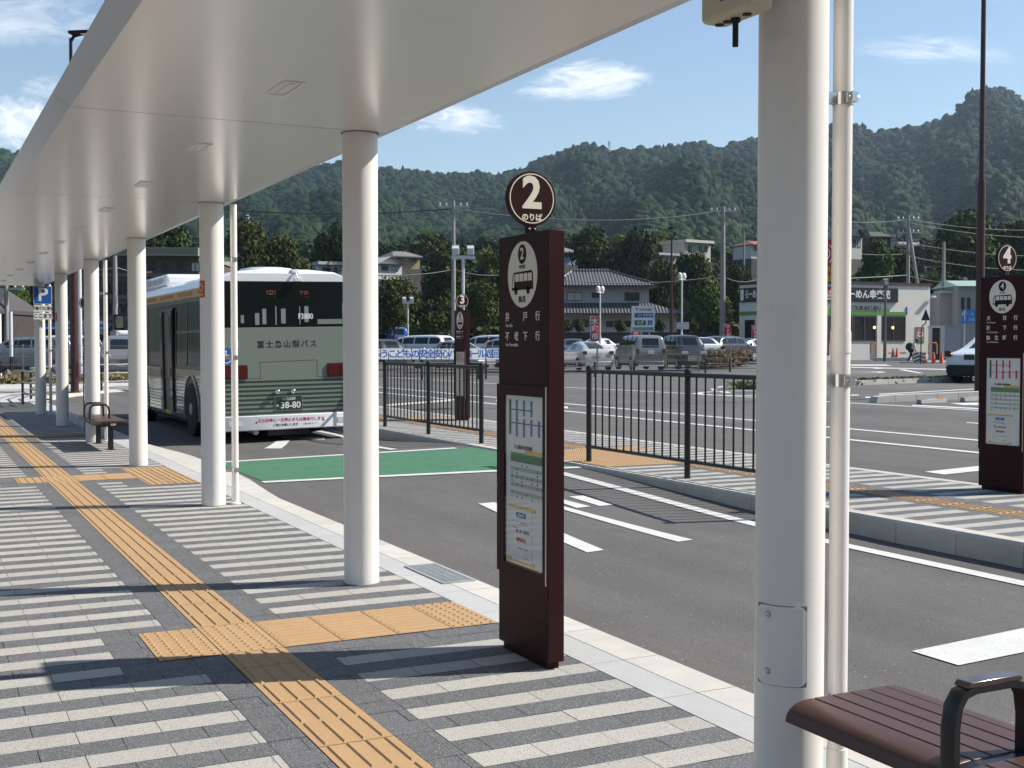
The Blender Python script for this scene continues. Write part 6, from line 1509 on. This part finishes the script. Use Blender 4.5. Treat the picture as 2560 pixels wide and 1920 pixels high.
p, rz = base(1515, 880, 105); t = thing('tiled_house', 'two storey grey plaster house with dark tiled hip roofs behind the car park', 'house', p, rz); k_ = m_per(105); X = lambda px: (px - 1515) * k_; Z = lambda y: (880 - y) * k_
b = MB(); b.box(X(1395), X(1622), 0, 8.0, Z(790), Z(712)); b.build('upper_wall', pl_grey, t, smooth=0); b = MB(); b.box(X(1392), X(1688), -1.0, 8.5, -1.5, Z(775)); b.build('lower_wall', pl_grey, t, smooth=0)
rf = hip(X(1378), X(1642), -.9, 8.9, Z(714), Z(671), X(1436), X(1530)).build('roof', tile_m, t, smooth=0); rd = MB(); rd.tube([(X(1434), 4, Z(670)), (X(1532), 4, Z(670))], .16, 8)
for xr, xe in ((1436, 1378), (1530, 1642)): rd.tube([(X(xr), 4, Z(671)), (X(xe), -.9, Z(714) + .05)], .12, 6)
rd.build('ridge', tile_m, rf)
b = MB(); zt, ze = Z(757), Z(784); E = [(X(1380), -2.2, ze), (X(1703), -2.2, ze), (X(1622), 0, zt), (X(1395), 0, zt), (X(1703), 9, ze), (X(1622), 8, zt)]; b.add(E + [(q[0], q[1], q[2] - .14) for q in (E[0], E[1], E[4])], [(0, 1, 2, 3), (1, 4, 5, 2), (0, 6, 7, 1), (1, 7, 8, 4), (6, 0, 3), (4, 8, 5)]); b.build('lower_roof', tile_m, t, smooth=0)
window(t, X(1417), X(1455), Z(752), Z(731), 0, True); window(t, X(1479), X(1498), Z(745), Z(731)); window(t, X(1561), X(1598), Z(752), Z(731)); window(t, X(1513), X(1531), Z(818), Z(803), -1.0); window(t, X(1534), X(1574), Z(818), Z(803), -1.0); window(t, X(1430), X(1470), Z(818), Z(800), -1.0)
p, rz = base(1605, 862, 90); t = thing('garden_wall', 'dark brown block wall along the back of the car park', 'wall', p, rz); b = MB(); b.box(-6.2, 6.2, 0, .25, -.6, .85); b.build('wall', mat('dark block wall', (.045, .035, .032), .85, var=.2, vscale=1), t, smooth=0); b = MB(); b.box(-6.25, 6.25, -.04, .29, .85, .93); b.build('coping', mat('dark block wall', (.045, .035, .032), .85), t, smooth=0)

# noodle restaurant
cr = mat('cream render', (.72, .69, .62), .8, var=.04, vscale=.5); gr_b = mat('green fascia', (.10, .27, .05), .5); dk_b = mat('dark teal sign', (.006, .014, .016), .4); br_t = mat('brown trim', (.06, .025, .022), .6)
p, rz = base(1940, 878, 84.5, .40); t = thing('restaurant', 'cream single storey noodle restaurant with black sign boards and a green fascia', 'restaurant', p, rz); k_ = .029; X = lambda px: (84.5 * (px - 1280) / F - 18.55) / (.92 - .39 * (px - 1280) / F); Z = lambda y: (878 - y) * k_; XR, DP = X(2323), 4.6
b = MB(); b.box(0, XR, 0, DP, -1.2, Z(712)); b.build('wall', cr, t, smooth=0); b = MB(); b.box(-.08, XR + .08, -.08, DP + .1, Z(712), Z(705)); b.build('roof_trim', br_t, t, smooth=0); FY = lambda x_, z_, y_=-.0: facing((0, -1, 0), (x_, y_, z_))
b = MB(); b.box(0, X(2262), -.06, -.003, Z(788), Z(779)); b.box(X(2040), X(2221), -.064, -.003, Z(779) + .003, Z(771)); b.build('green_band', gr_b, t, smooth=0); b = MB(); b.box(-.06, -.003, 0, 4.5, Z(788), Z(779)); b.build('green_band', gr_b, t, smooth=0)
sb = MB(); sb.box(X(2058), X(2240), -.16, -.003, Z(755), Z(720)); sb = sb.build('sign_board', dk_b, t, smooth=0); b = MB(); b.box(X(2062), X(2076), -.17, -.161, Z(751), Z(724)); em = b.build('emblem', white_s, sb, smooth=0)
text('野\n菜', .42, red_ink, em, FY(X(2069), Z(737.5), -.172), bold=.01, line=.85); text('らーめん幸楽苑', .66, white_s, sb, FY((X(2079) + X(2238)) / 2, Z(737.5), -.163), bold=.022, sx=.965)
kz = (Z(779) + Z(764)) / 2; text('KOURAKUEN', .46, white_s, t, FY(X(2160), kz, -.066), bold=.05, sx=1.02); text('KOURAKUEN', .46, ink, t, FY(X(2160), kz, -.085), bold=.018, sx=1.02)
sb = MB(); sb.box(-.14, -.003, .2, 4.4, Z(755), Z(720)); sb = sb.build('sign_board', dk_b, t, smooth=0); b = MB(); b.box(-.15, -.141, 3.85, 4.25, Z(751), Z(724)); b.build('emblem', white_s, sb, smooth=0); text('らーめん幸楽苑', .66, white_s, sb, facing((-1, 0, 0), (-.143, 2.0, Z(737.5))), bold=.022, sx=.72)
shop_g = mat('restaurant window glass', (.03, .022, .018), .05, spec=.7)
for x0, x1 in ((2072, 2130), (2132, 2187), (2201, 2262)): window(t, X(x0), X(x1), Z(853), Z(790), 0, False, .09, shop_g)
b = MB(); b.box(X(2062), X(2071), -.10, -.003, -.3, Z(790)); b.build('door_frame', br_t, t, smooth=0); b = MB(); b.box(X(2189), X(2199), -.14, -.003, -.5, Z(789)); b.build('pillar', cr, t, smooth=0)
bulb = mat('warm lamp', (1.0, .62, .25), .5, emit=3.0)
for px in (2183, 2229): b = MB(); b.ball((X(px), -.10, Z(819)), .09, 10, sq=(1, .5, 1.2)); b.build('lit_lamp', bulb, t)
b = MB(); b.box(X(2263.5), X(2266), -.05, -.003, Z(786), Z(766)); b.build('blue_strip', blue_sign, t, smooth=0)
po = MB(); po.box(X(2287), X(2309), -.03, -.003, Z(857), Z(817)); po = po.build('poster', mat('poster ground', (.28, .16, .13), .6, var=.5, vscale=3), t, smooth=0); b = MB(); b.prism(ellipse(.27, .2, 24, X(2299), Z(836)), lambda u, v, w: (u, -.031 - w, v), 0, .006); b.build('bowl', white_s, po, smooth=0); b = MB(); b.prism(ellipse(.18, .11, 20, X(2299.5), Z(835)), lambda u, v, w: (u, -.038 - w, v), 0, .004); b.build('noodle_print', mat('red print', (.55, .05, .10)), po, smooth=0); b = MB(); b.box(X(2288), X(2308), -.036, -.031, Z(856), Z(848)); b.build('green_print', gr_b, po, smooth=0)
b = MB(); b.box(XR - .1, XR + .3, -.35, -.1, Z(742), Z(737)); b.build('wall_lamp', fw_, t, bevel=.02); b = MB(); b.box(-.07, -.003, .9, 1.8, -.3, Z(800)); b.box(-.06, -.003, 2.6, 3.8, Z(850), Z(800)); b.build('side_window', shop_g, t, smooth=0)
p, rz = base(2066, 640, 86); t = thing('pole_sign', 'tall red and orange restaurant pole sign seen between the nearest column and its pipe', 'pole sign', p, rz); b = MB(); b.box(-.75, .75, -.2, .2, -1.75, 1.15); b.build('board', flag_r, t, smooth=0); b = MB(); b.box(-.76, .76, -.21, .21, -1.85, -.75); b.build('orange_panel', mat('orange sign', (.62, .30, .04), .5), t, smooth=0); b = MB()
for k in range(4):
    for j in range(16): a0, a1 = -.9 + j * .1125, -.9 + (j + 1) * .1125; r0 = .22 + .26 * k; b.quad(*[(r_ * math.cos(a) - .35, -.206, .15 + r_ * math.sin(a)) for r_, a in ((r0, a0), (r0 + .09, a0), (r0 + .09, a1), (r0, a1))])
b.build('white_arcs', white_s, t, smooth=0); text('中華そば', .3, red_ink, t, facing((0, -1, 0), (.25, -.215, -1.3)), bold=.01, sx=.5); b = MB(); b.tube([(0, 0, -7), (0, 0, -1.7)], .16, 12); b.build('pole', grey_steel, t)
# gate frame, grey wall and station building
p, rz = base(2343, 877, 88); k_ = m_per(88); t = thing('gate_frame', 'white gate frame with a dark opening right of the restaurant', 'gate', p, rz); X = lambda px: (px - 2343) * k_; Z = lambda y: (877 - y) * k_; b = MB(); b.box(X(2324), X(2329), -.1, .3, -1, Z(820)); b.box(X(2350), X(2364), -.1, .3, -1, Z(820)); b.box(X(2322), X(2366), -.12, .32, Z(820), Z(814)); b.build('frame', cr, t, smooth=0); b = MB(); b.box(X(2329), X(2350), .15, .25, -1, Z(820)); b.build('opening', win_d, t, smooth=0)
t = thing('screen_wall', 'grey metal screen wall right of the white gate frame', 'wall', *base(2381, 877, 86)); b = MB(); b.box(-17 * k_, 19 * k_, 0, .2, -.9, 61 * k_); b.build('panel', mat('lilac grey metal', (.36, .36, .40), .6), t, smooth=0); b = MB(); b.box(-17.5 * k_, 19.5 * k_, -.05, .25, 61 * k_, 64 * k_); b.build('cap', mat('lilac grey metal', (.36, .36, .40), .6), t, smooth=0)
p, rz = base(2430, 877, 92); k_ = m_per(92); t = thing('station_building', 'grey station building with a pale green roof at the right', 'building', p, rz); X = lambda px: (px - 2430) * k_; Z = lambda y: (877 - y) * k_; g_w = mat('grey metal cladding', (.26, .27, .28), .6, var=.05, vscale=.5); b = MB(); b.box(X(2392), X(2560), 0, 9, -1, Z(716)); b.box(X(2362), X(2392) - .003, 1.2, 8, -1, Z(730)); b.build('wall', g_w, t, smooth=0)
b = MB(); b.add([(X(2386), -.5, Z(716)), (X(2566), -.5, Z(716)), (X(2566), 9.4, Z(716)), (X(2386), 9.4, Z(716)), (X(2415), 4.5, Z(694)), (X(2545), 4.5, Z(694))], [(0, 1, 5, 4), (1, 2, 5), (2, 3, 4, 5), (3, 0, 4), (3, 2, 1, 0)]); b.box(X(2360), X(2392), .6, 2.4, Z(732), Z(726)); b.build('roof', mat('pale green roof', (.30, .42, .36), .5), t, smooth=0)
for x0, x1 in ((2401, 2409), (2416, 2424), (2500, 2520)): window(t, X(x0), X(x1), Z(776), Z(744), 0, False, .04)
p, rz = base(2422, 808, 84); k_ = m_per(84); t = thing('guide_sign', 'blue guide sign with a white arrow beside the lamp post at the right', 'guide sign', p, rz); b = MB(); b.box(-19 * k_, 22 * k_, -.04, .04, 0, 34 * k_); b.build('board', mat('bright blue sign', (.03, .22, .55), .45), t, smooth=0); text('↑', 1.0, white_s, t, facing((0, -1, 0), (-11 * k_, -.046, 17 * k_)), bold=.02, sx=.6)
b = MB(); M_ = facing((0, -1, 0), (0, -.044, 0))
for x0, x1, z0, z1 in ((.0, .42, .16, .26), (.0, .42, .30, .36), (.12, .3, .55, .7), (.22, .28, .68, .82)): b.quad(*[M_ @ Vector(q) for q in ((x0, z0, 0), (x1, z0, 0), (x1, z1, 0), (x0, z1, 0))])
b.build('print', mat('pale blue print', (.25, .45, .70), .5), t, smooth=0); b = MB(); b.tube([(20 * k_, .1, -2.4), (20 * k_, .1, 34 * k_)], .06, 8); b.tube([(-10 * k_, .1, -2.4), (-10 * k_, .1, 34 * k_)], .06, 8); b.build('legs', grey_steel, t)

# brown building left of the bus
brw = mat('brown tile wall', (.095, .068, .058), .8, var=.1, vscale=.8); p, rz = base(295, 918, 80, .04); k_ = m_per(80); t = thing('brown_building', 'brown three storey building with a pale green roof edge behind the bus', 'building', p, rz); X = lambda px: (px - 295) * k_; Z = lambda y: (918 - y) * k_
b = MB(); b.box(X(66), X(497), 0, 12, -1, Z(642)); b.build('wall', brw, t, smooth=0); b = MB(); b.box(X(300), X(501), -.7, 12.4, Z(641), Z(621))
rfm = b.build('roof_edge', mat('pale green roof edge', (.27, .29, .21), .6), t, smooth=0); b = MB()
for z_ in (625, 630, 635): b.box(X(300), X(501), -.73, -.702, Z(z_ + .9), Z(z_ - .9))
b.build('roof_ribs', mat('roof edge rib', (.13, .14, .10), .7), rfm, smooth=0); bd = mat('light brown band', (.15, .115, .10), .8)
for z0, z1 in ((692, 684), (748, 738), (800, 790)): b = MB(); b.box(X(70), X(497), -.12, -.003, Z(z0), Z(z1)); b.build('floor_band', bd, t, smooth=0)
for zt_, zb2_ in ((655, 680), (705, 735), (757, 786)):
    for px in range(82, 480, 36): window(t, X(px), X(px + 22), Z(zb2_), Z(zt_), 0, (px // 36) % 4 == 1, .06)
b = MB(); b.add([(X(48), -1.6, Z(822)), (X(288), -1.6, Z(822)), (X(288), -.003, Z(808)), (X(48), -.003, Z(808)), (X(48), -1.6, Z(826)), (X(288), -1.6, Z(826))], [(0, 1, 2, 3), (4, 5, 1, 0)]); b.build('awning', mat('blue awning', (.06, .16, .40), .6), t, smooth=0); b = MB(); b.box(X(60), X(290), -.08, -.003, -.5, Z(830)); b.build('shop_front', win_d, t, smooth=0)
for x0, x1 in ((128, 136), (168, 182), (192, 226), (232, 262)): b = MB(); b.box(X(x0), X(x1), -.3, -.085, Z(836), Z(802)); b.build('shop_sign', white_s, t, smooth=0)
b = MB(); b.box(X(66), X(84), -.25, -.125, -1, Z(642)); b.build('corner_pier', mat('red brown pier', (.13, .07, .06), .8), t, smooth=0)
p, rz = base(-20, 905, 62); k_ = m_per(62); t = thing('shed', 'dark roofed shed with cream posts cut off by the left edge', 'shed', p, rz); b = MB(); b.box(-2.4, 32 * k_, 0, 4, -1, 120 * k_); b.build('wall', mat('dark boards', (.05, .04, .035), .8), t, smooth=0); hip(-3, 36 * k_, -.8, 4.8, 130 * k_, 185 * k_, -2, .0, .2).build('roof', mat('dark roof', (.06, .055, .055), .7), t, smooth=0)
for x_ in (24, 31): b = MB(); b.box(x_ * k_, (x_ + 4) * k_, -.7, -.5, -1, 128 * k_); b.build('post', cr, t, smooth=0)


def house(label, px0, px1, yr, ye, yb, dist, wall, roof, style='hip', turn=0.0, wins=3, depth=4.0, thing_name='hillside_house'):
    c_ = (px0 + px1) / 2; p, rz = base(c_, yb, dist, turn); k_ = m_per(dist); t = thing(thing_name, label, 'house', p, rz, 'houses on the slope'); w_ = (px1 - px0) * k_ / 2; zr, ze = (yb - yr) * k_, (yb - ye) * k_; b = MB(); b.box(-w_ * .92, w_ * .92, 0, depth, -.4, ze + .05); b.build('wall', wall, t, smooth=0); b = MB(); b.box(-w_ * .98, w_ * .98, -.2, depth, -6, -.403); b.build('foundation', mat('mossy retaining wall', (.085, .085, .07), .9, var=.3, vscale=.8), t, smooth=0)
    if style == 'hip': hip(-w_, w_, -.6, depth + .6, ze, zr, -w_ * .45, w_ * .45, .15).build('roof', roof, t, smooth=0)
    elif style == 'gable':
        b = MB(); b.add([(-w_, -.5, ze), (0, -.5, zr), (w_, -.5, ze), (-w_, depth + .5, ze), (0, depth + .5, zr), (w_, depth + .5, ze)], [(0, 1, 4, 3), (1, 2, 5, 4), (0, 3, 5, 2)]); b.build('roof', roof, t, smooth=0); b = MB(); b.add([(-w_ * .92, -.003, ze), (w_ * .92, -.003, ze), (0, -.003, zr - .15)], [(0, 1, 2)]); b.build('gable', wall, t, smooth=0)
    else: b = MB(); b.box(-w_, w_, -.5, depth + .5, ze + .052, zr); b.build('roof', roof, t, smooth=0)
    for q in range(wins):
        x_ = -w_ * .75 + (q + .5) * w_ * 1.5 / wins; window(t, x_ - w_ * .5 / wins, x_ + w_ * .5 / wins, ze * .45, ze * .86, 0, q % 3 == 1, .06)
    return t


W_ = lambda n_, c_: mat(n_, c_, .85, var=.06, vscale=.5); rgm = W_('grey slate roof', (.17, .165, .16)); cream_w = W_('cream wall', (.52, .49, .40)); tan_w = W_('tan wall', (.36, .26, .14)); white_w = W_('white wall', (.58, .57, .54)); blue_w = W_('blue grey wall', (.20, .26, .33)); dkw = W_('dark brown wall', (.055, .045, .04)); red_r = W_('red tile roof', (.26, .10, .06)); pale_r = W_('pale roof', (.50, .49, .45)); teal_r = W_('teal metal roof', (.30, .44, .48))
house('tan hillside house with a grey slate roof above the white gabled house', 974, 1056, 626, 641, 664, 150, tan_w, rgm, 'hip', .5, 3); house('white gabled hillside house just right of the second column', 938, 1012, 641, 661, 690, 140, white_w, pale_r, 'gable', .6, 2)
house('blue grey hillside house peeping out right of bus stop sign 2', 1398, 1446, 616, 630, 655, 160, blue_w, rgm, 'hip', .5, 2); house('cream flat roofed hillside house left of the concrete utility pole', 1696, 1792, 601, 609, 646, 150, cream_w, pale_r, 'flat', .6, 4); house('long low pale roofed house below the cream hillside house', 1628, 1702, 633, 640, 664, 146, white_w, pale_r, 'flat', .5, 3)
house('low building with a teal metal roof, left of the concrete utility pole', 1700, 1776, 686, 697, 716, 126, W_('grey wall', (.30, .30, .29)), teal_r, 'hip', 0, 4); house('red roofed hillside house at the left edge of the nearest column', 1868, 1940, 600, 612, 640, 170, white_w, red_r, 'hip', .5, 3)
house('tall grey gabled hillside house beside the white pipe', 2118, 2164, 572, 592, 640, 150, W_('light grey wall', (.40, .40, .38)), rgm, 'gable', .6, 2); house('dark brown hillside house with a dark roof above the restaurant', 2170, 2230, 576, 592, 630, 152, dkw, W_('dark slate roof', (.08, .075, .07)), 'hip', .1, 2); house('pale low hillside house right of the dark brown one', 2228, 2296, 606, 613, 632, 158, white_w, pale_r, 'flat', .5, 3); house('small red roofed house far up by the crowded utility pole', 2296, 2312, 594, 600, 612, 200, white_w, red_r, 'gable', 0, 1)
house('white roofed house behind the right end of the bus', 790, 868, 655, 664, 700, 120, white_w, pale_r, 'flat', .5, 2)
# ------------------------------------------------------------------ air between here and the mountain
hz = MB(); hz.box(-950, 2450, -950, 2850, -280, 330); hzm = bpy.data.materials.new('air'); hzm.use_nodes = True; t_ = hzm.node_tree; t_.nodes.clear(); vo = N(t_, 'ShaderNodeVolumePrincipled', i={'Color': (.62, .80, 1.0, 1), 'Density': .00016, 'Anisotropy': .25}); oo = N(t_, 'ShaderNodeOutputMaterial'); t_.links.new(vo.outputs[0], oo.inputs['Volume']); tag(hz.build('haze', hzm, smooth=0), kind='stuff')
# ------------------------------------------------------------------ lettering becomes plain meshes
bpy.context.view_layer.update(); dg_ = bpy.context.evaluated_depsgraph_get(); fonts_ = [o for o in bpy.data.objects if o.type == 'FONT']; made_ = {}
for o in fonts_:
    me = bpy.data.meshes.new_from_object(o.evaluated_get(dg_)); nm = o.name.split('.')[0]; o.name = 'old_' + nm
    c = bpy.data.objects.new(nm, me); COL.objects.link(c); c.parent = o.parent; c.matrix_local = o.matrix_local.copy()
    for k_ in o.keys(): c[k_] = o[k_]
for o in fonts_: bpy.data.objects.remove(o)
